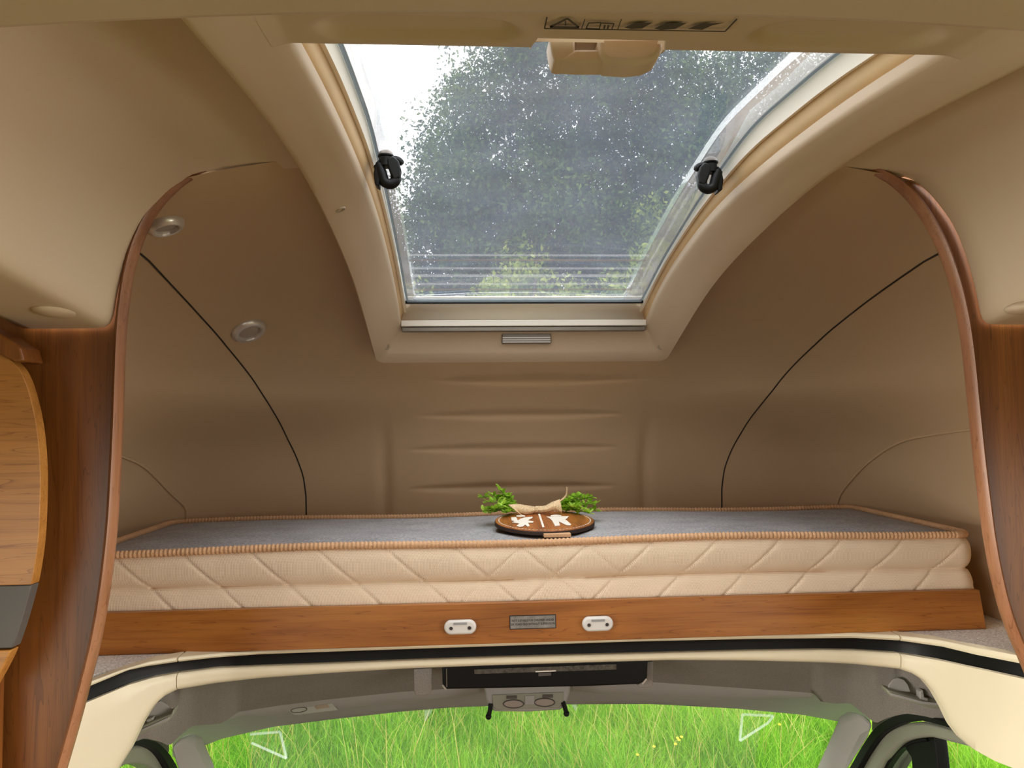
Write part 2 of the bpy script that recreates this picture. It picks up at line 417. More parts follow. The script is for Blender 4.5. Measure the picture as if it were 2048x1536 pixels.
# roof lining carried back over the skylight surround (open above the skylight)
sec = [(x, Z0+C_*max(0, 1-(abs(x)/A_)**P_)**(1/P_)) for x in np.linspace(-.40, .40, 31)]
for yy0, yy1 in ((.45, .68),):
    for (x0, z0), (x1, z1) in zip(sec[:-1], sec[1:]):
        if yy0 > .6 and abs((x0+x1)/2) < .35: continue
        mb.add([(x0, yy0, z0), (x1, yy0, z1), (x1, yy1, z1), (x0, yy1, z0)], [(0, 1, 2, 3)])
wf = mb.build('wall_front', M['shell'], kind='structure', label='tan moulded overcab lining with four horizontal grooves behind the mattress', cat='wall', angle=75)

def side_shell(sg):
    rows = []
    zz = list(np.linspace(-.47, -.30, 5))+list(np.linspace(-.29, .30, 60))+list(np.linspace(.305, .40, 14))
    for z in zz:
        t = (z-Z0)/C_; s = sfac(t); n = nexp(max(0, t)); Xs = seamX(z); Xm = A_*s; row = []
        c0 = min(1, Xs/Xm)**(n/2)
        th0 = math.acos(c0)
        for k in range(49):
            th = th0*(1-k/48)
            x = Xm*math.cos(th)**(2/n); y = Y0+B_*s*math.sin(th)**(2/n)
            row.append((sg*x, max(y, 1.166), z))
        rows.append(row)
    return MB().grid(rows)
wl = side_shell(-1).build('wall_left', M['shell'], kind='structure', label='tan curved lining at the bunk end nearer the round lamps', cat='wall', angle=75)
wr = side_shell(1).build('wall_right', M['shell'], kind='structure', label='tan curved lining at the bunk end away from the round lamps', cat='wall', angle=75)
for sg, w in ((-1, wl), (1, wr)):
    path = []
    for z in np.linspace(-.46, .345, 60):
        t = (z-Z0)/C_; s = sfac(t); n = nexp(max(0, t)); x = seamX(z)
        q = max(0, 1-(x/(A_*s))**n)
        if q <= 0: break
        path.append((sg*x, Y0+B_*s*q**(1/n), z))
    MB().tube(path, .0021, 6).build('seam_gasket', M['gasket'], w)
for w, pts in ((wr, [(1672, 1030), (1675, 1005), (1690, 975), (1740, 922), (1800, 884), (1870, 868), (1948, 857), (2010, 846)]),
               (wl, [(372, 1040), (370, 1015), (340, 985), (290, 935), (245, 913), (200, 900)])):
    MB().tube([hit(*p)+0*snormal(hit(*p)) for p in spline(pts, 40)], .0045, 6).build('panel_edge', M['shell'], w)

# round lamps on the lining
for px, py, lab in ((330, 448, 'round silver lamp half hidden by the wooden arch'), (497, 660, 'round silver lamp on the open tan lining beside the skylight surround')):
    p = hit(px, py); nrm = snormal(p)
    t = thing('spot_lamp', p, lab, 'lamp', 'round lamps in the overcab lining')
    r = .034*np.linalg.norm(p-CAM)/1.75*1.0
    MB().lathe(p-nrm*.004, nrm, [(r*1.12, 0), (r*1.12, .006), (r*1.08, .010), (r*.98, .014), (r*.86, .0165), (r*.72, .0155), (r*.66, .012), (r*.64, .006)], 40).build('ring', M['silver'], t)
    MB().lathe(p-nrm*.004, nrm, [(.0001, .0115), (r*.4, .0112), (r*.645, .009)], 40).build('diffuser', M['diffuser'], t)

# ------------------------------------------------------------------ skylight (window_1)
LIP = [(.50, .348), (.60, .355), (.72, .364), (.82, .376), (.95, .387), (1.13, .395), (1.30, .396), (1.44, .389), (1.60, .368), (1.77, .336), (1.92, .288), (2.0, .250)]
OUT = [(.50, .326), (.60, .333), (.70, .343), (.85, .359), (1.0, .367), (1.1, .369), (1.25, .360), (1.45, .337), (1.6, .312), (1.73, .278), (1.9, .221), (2.048, .170)]
GLS = [(.70, .425), (.9, .456), (1.17, .474), (1.44, .440), (1.71, .386), (1.945, .322)]
def sm(tab, y, w=.06):
    return sum(interp(y+o, tab) for o in (-w, -w/2, 0, w/2, w))/5 if tab[0][0]+w < y < tab[-1][0]-w else interp(y, tab)
win = thing('window_1', (0, 1.3, .17), 'large curved skylight above the bunk with cream surround', 'skylight', kind='structure')
W = .32; WO = .388
inner = []; outer = []
ns = 46
yi = np.linspace(.56, 1.985, ns); yo = np.linspace(.56, 2.022, ns)
left_i = []; left_o = []
for a, b in zip(yi, yo): left_i.append((-W, a, sm(LIP, a))); left_o.append((-WO, b, sm(OUT, b)))
for k in range(1, 8):
    an = PI/2*k/8; u = math.sin(an); w_ = 1-math.cos(an)
    left_i.append((-W+.006*w_, 1.985+.015*u, interp(1.985+.015*u, LIP))); left_o.append((-WO+.028*w_, 2.022+.028*u, interp(min(2.048, 2.022+.028*u), OUT)-.001*u))
inner = list(left_i); outer = list(left_o)
for k in range(1, 30):
    u = -1+2*k/30
    inner.append(((W-.006)*u, 2.0, .250)); outer.append(((WO-.028)*u, 2.05, .169))
inner += [(-p[0], p[1], p[2]) for p in left_i[::-1]]; outer += [(-p[0], p[1], p[2]) for p in left_o[::-1]]
inner = [np.array(p) for p in inner]; outer = [np.array(p) for p in outer]
P = []
for i_, o_ in zip(inner, outer):
    d = o_-i_; up = np.array([0, 0, 1.0])
    out_h = np.array([d[0], d[1], 0]); out_h /= np.linalg.norm(out_h)
    front = min(1, max(0, (i_[1]-1.90)/.095))
    kk = np.array((0, -.007, -.004))*front
    P.append([i_+up*.016-out_h*.001, i_+up*.004-out_h*.002, i_-up*.001, i_+d*.05-up*.003, i_+d*.3-up*.003, i_+d*.60-up*.003+kk, i_+d*.66-up*.003+kk, i_+d*.9-up*.002+kk*.4, o_, o_+out_h*.005+up*.006, o_+out_h*.006+up*.05, o_+out_h*.006+up*.09])
sur = MB().grid(P).build('surround', M['frame'], win, angle=60)
# rear header with two finger recesses
rc = [onZ(838, 58, .360), onZ(1697, 68, .360)]
nx0 = onZ(1064, 92, .36)[0]; nx1 = onZ(1330, 98, .36)[0]
rows = []
for y in np.linspace(.50, .722, 46):
    row = []
    for x in np.linspace(-.336, .336, 150):
        yq = y
        if nx0 < x < nx1: yq = .50+(y-.50)*.90
        fl = max(0, abs(x)-.32)/.068
        z = sm(LIP, yq)*(1-fl)+sm(OUT, yq)*fl-.0034
        for c_ in rc:
            q = ((x-c_[0])/.092)**4+((y-c_[1])/.030)**2
            z += .008*(1-smoothstep(.5, 1.15, q))*(1-smoothstep(.694, .708, y))
        if y > .716: z += (y-.716)*.4
        row.append((x, yq, z))
    rows.append(row)
hdr = MB().grid(rows)
r0 = rows[-1]
hdr.grid([r0, [(p[0], p[1]+.0005, .44) for p in r0]])
hdr.build('rear_header', M['frame'], win, angle=60)
# reveal boards and ivory frame up to the pane
for sg in (-1, 1):
    lo = []; mid = []; hi = []
    for y in np.linspace(.72, 2.0, 40):
        zl = sm(LIP, y)+.012; g = sm(GLS, min(1.945, y-.03))
        lo.append((sg*(W+.002), y, zl)); k = .52
        mid.append((sg*(W-.008), y, zl+(g-zl)*k)); hi.append((sg*(W-.016), y-.02, g+.004))
    MB().grid([lo, mid]).build('reveal_board', M['reveal'], win, solid=.006)
    lip2 = [(p[0]-sg*.006, p[1], p[2]-.001) for p in mid]
    MB().grid([mid, lip2, hi, [(p[0]+sg*.003, p[1], p[2]+.004) for p in hi]]).build('side_frame', M['innerframe'], win)
MB().grid([[(x, 2.0, .262) for x in (-W, W)], [(x, 1.992, .300) for x in (-W, W)], [(x, 1.985, .304) for x in (-W, W)], [(x, 1.955, .328) for x in (-W, W)]]).build('front_frame', M['innerframe'], win, solid=.004)
MB().grid([[(x, .722, .37) for x in (-W, W)], [(x, .73, .45) for x in (-W, W)]]).build('rear_frame', M['innerframe'], win)
# blind cassette
MB().box((-W+.002, 1.972, .256), (W-.002, 1.999, .272)).build('blind_rail', M['white'], win, bevel=.002)
MB().box((-W+.004, 1.976, .243), (W-.004, 1.998, .2545)).build('blind_grip_bar', M['rail'], win, bevel=.002)
a = onP(1003, 672, (0, 2.012, .245), (0, -.85, -.52)); b = onP(1100, 698, (0, 2.012, .245), (0, -.85, -.52))
pl = MB().box((a[0], 2.004, .2135), (b[0], 2.03, .2445)).build('blind_pull', M['rail'], win, bevel=.003)
for k in range(3):
    MB().box((a[0]+.002, 2.0025, .2165+.006*k), (b[0]-.002, 2.006, .2185+.006*k)).build('rib', M['silver'], pl)
# pane
pan = []
for y in np.linspace(.72, 1.965, 50):
    g = sm(GLS, min(1.945, y)); 
    pan.append([(x, y, g+.012*(1-(x/.3)**2)) for x in np.linspace(-.303, .303, 13)])
MB().grid(pan).build('pane', M['pane'], win, solid=.003)
# moulded rim of the pane
for sg, w0 in ((-1, .018), (1, .045)):
    a_ = []; b_ = []; c_ = []
    for y in np.linspace(.72, 1.945, 50):
        g = sm(GLS, min(1.945, y))-.004
        a_.append((sg*.300, y, g)); b_.append((sg*(.30-w0), y, g-.001)); c_.append((sg*(.30-w0-.004), y, g+.008))
    MB().grid([a_, b_, c_]).build('pane_rim', M['rim'], win)
    MB().tube([(sg*.3005, y, sm(GLS, min(1.945, y))-.003) for y in np.linspace(.72, 1.95, 50)], .0032, 6).build('pane_edge', M['paneedge'], win)
for k, (y, h) in enumerate(((1.70, .003), (1.725, .006), (1.765, .004), (1.80, .010), (1.845, .004), (1.875, .006), (1.905, .003))):
    g = sm(GLS, y)-.005
    MB().add([(-.28, y, g), (.262, y, g), (.262, y+h*1.6, g-.0035), (-.28, y+h*1.6, g-.0035)], [(0, 1, 2, 3)]).build('pane_rib', M['rim'], win)
MB().tube([(x, 1.948, .319) for x in (-.30, .30)], .005, 8).build('pane_edge', M['paneedge'], win)
MB().box((-.305, 1.95, .312), (.305, 1.962, .3185)).build('pane_seal', M['rubber'], win)
# screws in the surround
for px, py in ((681, 420), (1507, 428), (773, 690), (1320, 690)):
    if py > 600: nrm = np.array((0, -.918, -.396)); p = onP(px, py, (0, 2.012, .2205), nrm)+nrm*.0145
    else:
        zt = .34
        for _ in range(12):
            p = onZ(px, py, zt); fl = min(1, max(0, (abs(p[0])-W)/(WO-W))); zt = sm(LIP, p[1])*(1-fl)+sm(OUT, p[1])*fl-.0038
        sgx = -1 if px < 1000 else 1; nrm = np.array((-sgx*.4, 0, -.9)); nrm /= np.linalg.norm(nrm)
    sc_ = MB().lathe(p-nrm*.001, nrm, [(.0095, -.010), (.0095, 0), (.0092, .0012), (.008, .0022), (.006, .0018), (.0038, .0016)], 20).build('screw', M['screw'], win)
    MB().lathe(p-nrm*.001, nrm, [(.0038, .0016), (.0034, -.006), (.0001, -.006)], 14).build('screw_socket', M['screw'], sc_)
# latches
def latch(px, py, sg):
    # frame of the latch at the ivory frame
    base = onX(px, py, sg*.285); base = CAM+(base-CAM)*.965
    t = MB(); c = base
    o = thing('latch', c+np.array([0, 0, -.03]), None, None); o.parent = win; o.location = (WORLD[o.name]-WORLD[win.name])
    def L(u, v, w): return c+np.array([-sg*u, w, v])
    pq = ((-.021, -.030), (-.014, -.034), (-.012, -.002), (-.014, .012), (-.020, .006), (-.0235, -.012))
    plate = MB().prism([L(x, y, -.004) for x, y in pq], [L(x, y, .02) for x, y in pq])
    plate.build('back_plate', M['black'], o, bevel=.002)
    hook = MB().tube(spline([L(-.016, .004, .004), L(-.010, -.012, .002), L(-.006, -.024, .002), L(.004, -.028, .002), L(.012, -.022, .003), L(.012, -.012, .004)], 24), [.0088]*24, 10)
    hook.build('hook', M['black'], o)
    lever = MB().prism([L(x, y, -.006) for x, y in ((-.002, .013), (.009, .018), (.018, .009), (.022, -.006), (.020, -.019), (.010, -.024), (.003, -.010), (-.001, .002))],
                       [L(x, y, .010) for x, y in ((-.002, .013), (.009, .018), (.018, .009), (.022, -.006), (.020, -.019), (.010, -.024), (.003, -.010), (-.001, .002))])
    lever.build('lever', M['black'], o, bevel=.003)
    MB().tube([L(-.004, .002, .006), L(-.004, .018, .006)], .0115, 14).build('post', M['black'], o, bevel=.001)
    MB().tube([L(-.004, .018, .006), L(-.004, .0215, .006)], .0135, 18).build('washer', M['black'], o, bevel=.001)
    MB().lathe(L(-.004, .0215, .006), (0, 0, 1), [(.013, 0), (.0115, .004), (.008, .0075), (.0001, .009)], 18).build('cap', M['cap'], o)
    MB().tube(spline([L(.006, .016, .006), L(.016, .014, .006), L(.023, .007, .006)], 10), [.005, .0055, .006, .006, .006, .006, .006, .006, .0055, .004], 8).build('tab', M['black'], o)
latch(776, 334, -1)
latch(1419, 346, 1)
# hanging handle on the rear header
hd = thing('handle', onY(1215, 128, .735), None, None); hd.parent = win; hd.location = (WORLD[hd.name]-WORLD[win.name])
def hp(px, py, y=.735): return onY(px, py, y)
def hpoly(pts, name, y=.728, d=.03, bev=.003):
    MB().extr([onY(px, py, y) for px, py in pts], (0, d, 0)).build(name, M['frame'], hd, bevel=bev)
hpoly([(1098, 72), (1150, 70), (1150, 112), (1160, 122), (1110, 122), (1104, 108)], 'post')
hpoly([(1150, 98), (1215, 98), (1215, 124), (1160, 124), (1118, 121)], 'lower_bar', .727)
hpoly([(1150, 66), (1205, 66), (1205, 82), (1150, 82)], 'upper_bar', .732)
hpoly([(1196, 70), (1326, 70), (1327, 96), (1316, 114), (1296, 124), (1262, 128), (1215, 125), (1198, 112)], 'grip', .722, .034, .006)
hpoly([(1060, 98), (1068, 82), (1100, 78), (1104, 66), (1060, 62)], 'hinge_ear', .735, .004, .001)
hpoly([(1322, 70), (1345, 74), (1338, 88), (1330, 100), (1322, 104)], 'hinge_ear', .735, .006, .001)
# printed warning label on the header
lab = MB()
def lz(px, py): return onZ(px, py, .3535)
def line(a, b, w=3.0):
    a = np.array(a, float); b = np.array(b, float); d = (b-a)/np.linalg.norm(b-a); n = np.array([-d[1], d[0]])*w/2
    lab.add([lz(*(a+n)), lz(*(b+n)), lz(*(b-n)), lz(*(a-n))], [(0, 1, 2, 3)])
def fill(pts): lab.add([lz(*p) for p in pts], [tuple(range(len(pts)))])
line((1094, 34), (1089, 57)); line((1089, 57), (1450, 63), 2.4); line((1450, 63), (1474, 38)); line((1170, 38), (1163, 58), 2)
line((1243, 38), (1235, 60), 2)
line((1100, 54), (1135, 37), 4); line((1135, 37), (1158, 55), 4); line((1100, 54), (1158, 55), 4); line((1131, 42), (1131, 51), 3)
line((1178, 45), (1172, 57), 2.5); line((1172, 57), (1198, 58), 2.5); line((1178, 46), (1202, 45), 2.5); line((1202, 45), (1198, 60), 2.5); line((1202, 46), (1228, 47), 2.5); line((1228, 47), (1223, 60), 2.5); line((1210, 50), (1208, 58), 4); line((1217, 50), (1215, 58), 4)
fill([(1248, 55), (1270, 46), (1306, 45), (1284, 57), (1262, 58)]); fill([(1308, 57), (1332, 46), (1374, 46), (1350, 58), (1322, 60)]); fill([(1375, 58), (1400, 48), (1450, 45), (1424, 51), (1404, 60)])
lab.build('warning_print', M['warn'], win, smooth=False)

# ------------------------------------------------------------------ ceiling and side mouldings
ce = [(x, .604+.15*x*x) for x in np.linspace(.75, -.75, 41)]
cp_ = [np.array((x, y, .330)) for x, y in [(-1.08, -3.0), (1.08, -3.0), (1.08, .70)]+ce+[(-1.08, .70)]]
MB().extr(cp_, (0, 0, .03)).build('ceiling', M['cream'], kind='structure', label='smooth cream living-area ceiling behind the skylight header', cat='ceiling', bevel=.012)
SEC = [(.36, .400), (.45, .396), (.50, .390), (.55, .379), (.575, .364), (.598, .343), (.627, .306), (.647, .262), (.658, .222), (.664, .192), (.667, .172), (.670, .160), (.676, .152), (.686, .149), (.72, .148), (.785, .148), (.793, .150), (.797, .160), (.80, .176), (1.075, .178)]
def bulge(sg):
    rows = []
    for y in [1.18]+list(np.linspace(1.148, .5, 14))+[0, -1, -2.98]:
        rise = .13*(1.148-min(1.148, max(y, .5))); shift = -.02 if sg > 0 else 0
        row = []
        for x, z in spline([(a, b) for a, b in SEC], 90):
            w = smoothstep(.40, .16, z) if False else 1-smoothstep(.16, .38, z)
            row.append((sg*(x+shift*min(1, max(0, (x-.5)/.15))), y if x < .53 else min(y, 1.149), z+rise*w))
        rows.append(row)
    r0 = rows[0]; g = MB().grid(rows)
    return g
tl = bulge(-1).build('trim_1', M['cream'], kind='structure', label='cream ceiling-corner moulding above the slate-banded cabinet', cat='moulding', angle=75)
tr_ = bulge(1).build('trim_2', M['cream'], kind='structure', label='cream ceiling-corner moulding on the side away from the cabinet', cat='moulding', angle=75)
p = onZ(112, 626, .159); MB().ellipsoid(p+np.array([0, 0, .003]), (.026, .038, .009)).build('cover_cap', M['cream'], tl)
p = onZ(2046, 620, .159); MB().ellipsoid(p+np.array([0, 0, .003]), (.02, .03, .009)).build('cover_cap', M['cream'], tr_)

# ------------------------------------------------------------------ wooden arch partitions
YP = 1.15
archL = [(480, 329), (465, 330), (430, 336), (400, 346), (368, 364), (340, 389), (318, 414), (300, 442), (285, 474), (273, 508), (263, 548), (256, 590), (250, 640), (246, 700), (244, 760), (241, 850), (237, 940), (231, 1040), (222, 1130), (210, 1215), (196, 1290), (176, 1370), (155, 1450), (130, 1536), (104, 1620)]
archR = [(1700, 334), (1715, 335), (1745, 343), (1775, 358), (1805, 382), (1832, 412), (1855, 446), (1876, 486), (1893, 528), (1907, 572), (1918, 618), (1926, 660), (1934, 720), (1942, 800), (1951, 890), (1962, 985), (1974, 1075), (1990, 1160), (2010, 1235), (2040, 1310), (2075, 1390), (2110, 1460), (2150, 1536), (2190, 1620)]
for sg, arch, lab_ in ((-1, archL, 'cherry wood arch panel beside the slate-banded cabinet'), (1, archR, 'cherry wood arch panel with no cabinet beside it')):
    pts = [onY(px, py, YP) for px, py in arch]
    pts = spline(pts, 70)
    low = pts[-1]; end = [np.array((low[0]+sg*.04, YP, low[2]-.15)), np.array((low[0]+sg*.05, YP, -1.745))]
    t = thing('arch_partition', (sg*.85, YP, -1.75), lab_, 'partition')
    poly = [np.array((p[0]+sg*.004, YP, p[2])) for p in pts]+end+[np.array((sg*1.078, YP, -1.745)), np.array((sg*1.078, YP, .37)), np.array((sg*.52, YP, .397))]
    # panel as strips from the arch edge to the outer wall
    pan = MB(); E = poly[:len(pts)+2]
    fr = [[(p[0], YP+.004, p[2]), (sg*1.078, YP+.004, p[2])] for p in E]; bk = [[(p[0], YP+.014, p[2]), (sg*1.078, YP+.014, p[2])] for p in E]
    pan.grid(fr); pan.grid(bk)
    pan.build('panel', M['pillar'], t)
    # rounded edge strip
    rows = []
    ctr = pts+end
    for i, p in enumerate(ctr):
        a_ = ctr[max(0, i-1)]; b_ = ctr[min(len(ctr)-1, i+1)]; d = b_-a_; d /= np.linalg.norm(d)
        nrm = np.array([d[2], 0, -d[0]])
        if np.dot(nrm, p-np.array((0, YP, -.15))) < 0: nrm = -nrm      # away from the opening
        w = .0125 if i > 5 else .002+.002*i
        rows.append([p+nrm*w+np.array([0, .006, 0]), p+nrm*w*.9+np.array([0, -.006, 0]), p+nrm*w*.5+np.array([0, -.010, 0]), p+nrm*.003+np.array([0, -.006, 0]), p+np.array([0, .002, 0]), p+np.array([0, .010, 0]), p+nrm*.004+np.array([0, .015, 0]), p+nrm*w+np.array([0, .015, 0])])
    MB().grid(rows).build('edge_strip', M['strip'], t, angle=60)

# cabinet with curved edge in front of the left partition
cab = thing('cabinet', (-.95, 1.08, -1.75), 'golden wood cabinet with curved edge and slate band against the arch panel', 'cabinet')
YC = 1.085
edge = spline([(-40, 690), (0, 706), (28, 726), (46, 752), (62, 800), (74, 860), (80, 930), (80, 1000), (76, 1080), (66, 1150), (54, 1200), (36, 1262), (18, 1310), (0, 1346), (-30, 1400)], 60)
E3 = [onY(px, py, YC) for px, py in edge]
def piece(z_hi, z_lo, name, mat, dy=0, inset=0.0):
    pts = [p for p in E3 if z_lo <= p[2] <= z_hi]
    xs = lambda z: float(np.interp(-z, [-p[2] for p in E3], [p[0] for p in E3]))
    pts = [np.array((xs(z_hi), YC, z_hi))]+pts+[np.array((xs(z_lo), YC, z_lo))]
    pts = [np.array((p[0]-inset, YC+dy, p[2])) for p in pts]
    poly = pts+[np.array((-1.075, YC+dy, z_lo)), np.array((-1.075, YC+dy, z_hi))]
    MB().extr(poly, (0, .02, 0)).build(name, mat, cab, bevel=.002)
zb1 = onY(60, 1171, YC)[2]; zb2 = onY(40, 1297, YC)[2]; ztop = E3[0][2]
piece(ztop-.001, zb1+.001, 'upper_door', M['cab_wood'])
piece(zb1, zb2, 'slate_band', M['greyband'], .003, .001)
piece(zb2-.002, E3[-1][2], 'lower_door', M['cab_wood'])
MB().box((-1.075, YC+.022, -1.745), (-.80, YC+.050, ztop+.02)).build('carcass', M['pillar'], cab, bevel=.004)
q = [onY(px, py, YC-.01) for px, py in ((-60, 640), (0, 668), (40, 694), (48, 722), (30, 724), (-60, 680))]
MB().extr(q, (0, .05, 0)).build('top_edge', M['pillar'], cab, bevel=.003)

# ------------------------------------------------------------------ bunk shelf, board, mattress
ZSH = -.455
plan = [(-1.05, 1.20), (-.93, 1.36), (-.845, 1.479), (-.80, 1.535), (-.739, 1.588), (-.67, 1.622), (-.603, 1.640), (-.35, 1.648), (-.088, 1.653), (.2, 1.654), (.45, 1.650), (.62, 1.640), (.70, 1.628), (.766, 1.598), (.806, 1.545), (.829, 1.475), (.85, 1.400), (.90, 1.32), (1.05, 1.20)]
planS = [p for p in spline(plan, 90)]
def plan_y(px, py):
    """depth of the shelf edge seen in this pixel column"""
    best = None
    d = ray(px, py)
    for a, b in zip(planS[:-1], planS[1:]):
        # CX + d0*y = x on the segment
        fa = CX+d[0]*a[1]-a[0]; fb = CX+d[0]*b[1]-b[0]
        if fa*fb <= 0:
            s = fa/(fa-fb+1e-12); return a[1]+(b[1]-a[1])*s
    return 1.45
shp = []
for i_, p in enumerate(planS):
    d = planS[min(len(planS)-1, i_+1)]-planS[max(0, i_-1)]; d = d/np.linalg.norm(d); n_ = np.array((-d[1], d[0]))
    shp.append(np.array((p[0]+n_[0]*.026, p[1]+n_[1]*.026, ZSH)))
MB().prism(shp+[np.array((1.05, 2.42, ZSH)), np.array((-1.05, 2.42, ZSH))], [p-np.array((0, 0, .022)) for p in shp]+[np.array((1.05, 2.42, ZSH-.022)), np.array((-1.05, 2.42, ZSH-.022))]).build('bunk_shelf', M['carpet'], label='grey carpeted shelf under the bunk board and mattress', cat='shelf')

ZB1 = onY(1060, 1204, 1.632)[2]
bd = thing('bunk_board', (0, 1.64, ZSH), 'long cherry board with two white catches holding the mattress', 'board')
MB().extr([(-.965, 1.632, ZSH+.0005), (.970, 1.632, ZSH+.0005), (.958, 1.632, ZB1), (-.965, 1.632, ZB1)], (0, .016, 0)).build('plank', M['board'], bd, bevel=.0015)
# fine orange cut edge
for (x0, y0, x1, y1) in ((889, 1238, 952, 1266), (1163, 1231, 1225, 1260)):
    c = onY((x0+x1)/2, (y0+y1)/2, 1.632); s = 1.632/FPX; hw = (x1-x0)/2*s; hh = (y1-y0)/2*s
    out = []
    for k in range(32):
        a = 2*PI*k/32; sx_ = hw-hh
        out.append(np.array((c[0]+(sx_ if math.cos(a) > 0 else -sx_)+hh*math.cos(a), 1.6315, c[2]+hh*math.sin(a))))
    ct = MB().extr(out, (0, -.013, 0)).build('catch', M['catch'], bd, bevel=.005, seg=4)
    MB().box((c[0]-.014, 1.617, c[2]+.006), (c[0]+.014, 1.6195, c[2]+.0105)).build('slot', M['slot'], ct)
    for dx in (-.019, .019):
        MB().lathe((c[0]+dx, 1.6187, c[2]-.001), (0, -1, 0), [(.0052, 0), (.005, .0008), (.0038, .0009), (.0034, .0002)], 16).build('screw_well', M['silver'], ct)
        MB().lathe((c[0]+dx, 1.6186, c[2]-.001), (0, -1, 0), [(.0038, .0003), (.0001, .0006)], 14).build('screw', M['dark'], ct)
a = onY(1019, 1230, 1.632); b = onY(1112, 1257, 1.632)
zc_ = (a[2]+b[2])/2; xc_ = (a[0]+b[0])/2; hw = (b[0]-a[0])/2; hh = (a[2]-b[2])/2-.001
lbl = MB().box((xc_-hw, 1.6306, zc_-hh), (xc_+hw, 1.632, zc_+hh)).build('label_plate', M['ink'], bd, smooth=False)
MB().box((xc_-hw+.0016, 1.6301, zc_-hh+.0016), (xc_+hw-.0016, 1.6307, zc_+hh-.0016)).build('plate_face', M['plate'], lbl, smooth=False)
def text_part(txt, size, x, y, z, parent, mat, width):
    cu = bpy.data.curves.new('lettering', 'FONT'); cu.body = txt; cu.size = size; cu.align_x = 'CENTER'; cu.align_y = 'CENTER'; cu.resolution_u = 2; cu.offset = .00012
    o = bpy.data.objects.new('tmp', cu); COL.objects.link(o); bpy.context.view_layer.update()
    dg = bpy.context.evaluated_depsgraph_get(); me = bpy.data.meshes.new_from_object(o.evaluated_get(dg))
    vs_ = [v_.co.copy() for v_ in me.vertices]; fs = [tuple(p_.vertices) for p_ in me.polygons]
    w = max(v_.x for v_ in vs_)-min(v_.x for v_ in vs_); k = width/w
    bpy.data.objects.remove(o); bpy.data.curves.remove(cu); bpy.data.meshes.remove(me)
    mk('lettering', [(x+v_.x*k, y, z+v_.y) for v_ in vs_], fs, mat, parent, smooth=False)
text_part('NOT SUITABLE FOR CHILDREN UNDER', .0062, xc_, 1.6298, zc_+.0035, lbl, M['ink'], hw*1.82)
text_part('SIX YEARS OLD WITHOUT SUPERVISION', .0062, xc_, 1.6298, zc_-.0042, lbl, M['ink'], hw*1.90)

# mattress
mt = thing('mattress', (0, 1.93, ZSH), 'quilted ivory mattress with charcoal top and tan ribbed piping', 'mattress')
MX, MY0, MY1, MZ0, MZ1 = .965, 1.668, 2.20, ZSH+.003, -.252
ZM = onY(1060, 1160, 1.66)[2]
def perim(inset=0.0, r=.03, n=900):
    x0, x1, y0, y1 = -MX+inset, MX-inset, MY0+inset, MY1-inset; out = []
    segs = [((x0+r, y0), (x1-r, y0)), ((x1-r, y0+r), -90), ((x1, y0+r), (x1, y1-r)), ((x1-r, y1-r), 0), ((x1-r, y1), (x0+r, y1)), ((x0+r, y1-r), 90), ((x0, y1-r), (x0, y0+r)), ((x0+r, y0+r), 180)]
    for a_, b_ in segs:
        if isinstance(b_, tuple):
            L = math.dist(a_, b_); k = max(2, int(L/(5.0/n))); 
            for i in range(k): s = i/k; out.append((a_[0]+(b_[0]-a_[0])*s, a_[1]+(b_[1]-a_[1])*s))
        else:
            for i in range(8): an = math.radians(b_+90*i/8); out.append((a_[0]+r*math.cos(an), a_[1]+r*math.sin(an)))
    return out
per = perim(n=1900)
NP = len(per)
def topz(x, y):
    return MZ1+.004*math.sin(3.1*x+.4)*smoothstep(1.8, 1.66, y)*0+.0035*math.sin(2.3*x+1.0)+.003*math.sin(7*x+3*y)
rows = []
NZ = 56
for j in range(NZ+1):
    fz = j/NZ; row = []
    for i, (x, y) in enumerate(per):
        a_ = per[i-1]; b_ = per[(i+1) % NP]; d = np.array((b_[0]-a_[0], b_[1]-a_[1])); d /= np.linalg.norm(d); nrm = np.array((d[1], -d[0]))
        zt = topz(x, y)-.006; z = MZ0+(zt-MZ0)*fz
        zm = ZM+.002*math.sin(4*x)
        if z < zm: u = (z-MZ0)/(zm-MZ0); bl = .012*(1-abs(2*u-1)**3)+.004
        else: u = (z-zm)/(zt-zm); bl = .013*(1-abs(2*u-1)**2.6)
        s = x if abs(nrm[1]) > .7 else y
        sp = .142
        wl_ = 1-smoothstep(.0, .45, x); wr_ = smoothstep(-.45, .0, x)
        off = (z-zm)
        g1 = abs(((s+off*1.15+.03)/sp) % 1-.5)*sp; g2 = abs(((s-off*1.15+.05)/sp) % 1-.5)*sp
        g = max(wl_*math.exp(-(g1/.0035)**2), wr_*math.exp(-(g2/.0035)**2))
        bl -= .0034*g
        bl -= .004*math.exp(-((z-zm)/.003)**2)
        row.append((x+nrm[0]*bl, y+nrm[1]*bl, z))
    rows.append(row)
MB().grid(rows, close_v=True).build('quilted_border', M['weave'], mt, angle=80)
rows = []
rng = random.Random(4)
wr_lines = [(rng.uniform(-.9, .9), rng.uniform(1.7, 2.1), rng.uniform(-.8, .8), rng.uniform(.02, .05)) for _ in range(26)]
for y in np.linspace(MY0+.006, MY1-.006, 44):
    row = []
    for x in np.linspace(-MX+.006, MX-.006, 150):
        e = min(x+MX, MX-x, y-MY0, MY1-y)
        z = topz(x, y)-.004+.010*smoothstep(0, .10, e)
        for (wx, wy, wa, wlx) in wr_lines:
            dx = x-wx; dy = y-wy; a_ = dx*math.cos(wa)+dy*math.sin(wa); b_ = -dx*math.sin(wa)+dy*math.cos(wa)
            if abs(a_) < .15: z -= .003*math.exp(-(b_/.010)**2)*math.exp(-(a_/.06)**2)
        row.append((x, y, z))
    rows.append(row)
MB().grid(rows).build('top_cover', M['mtop'], mt, angle=80)
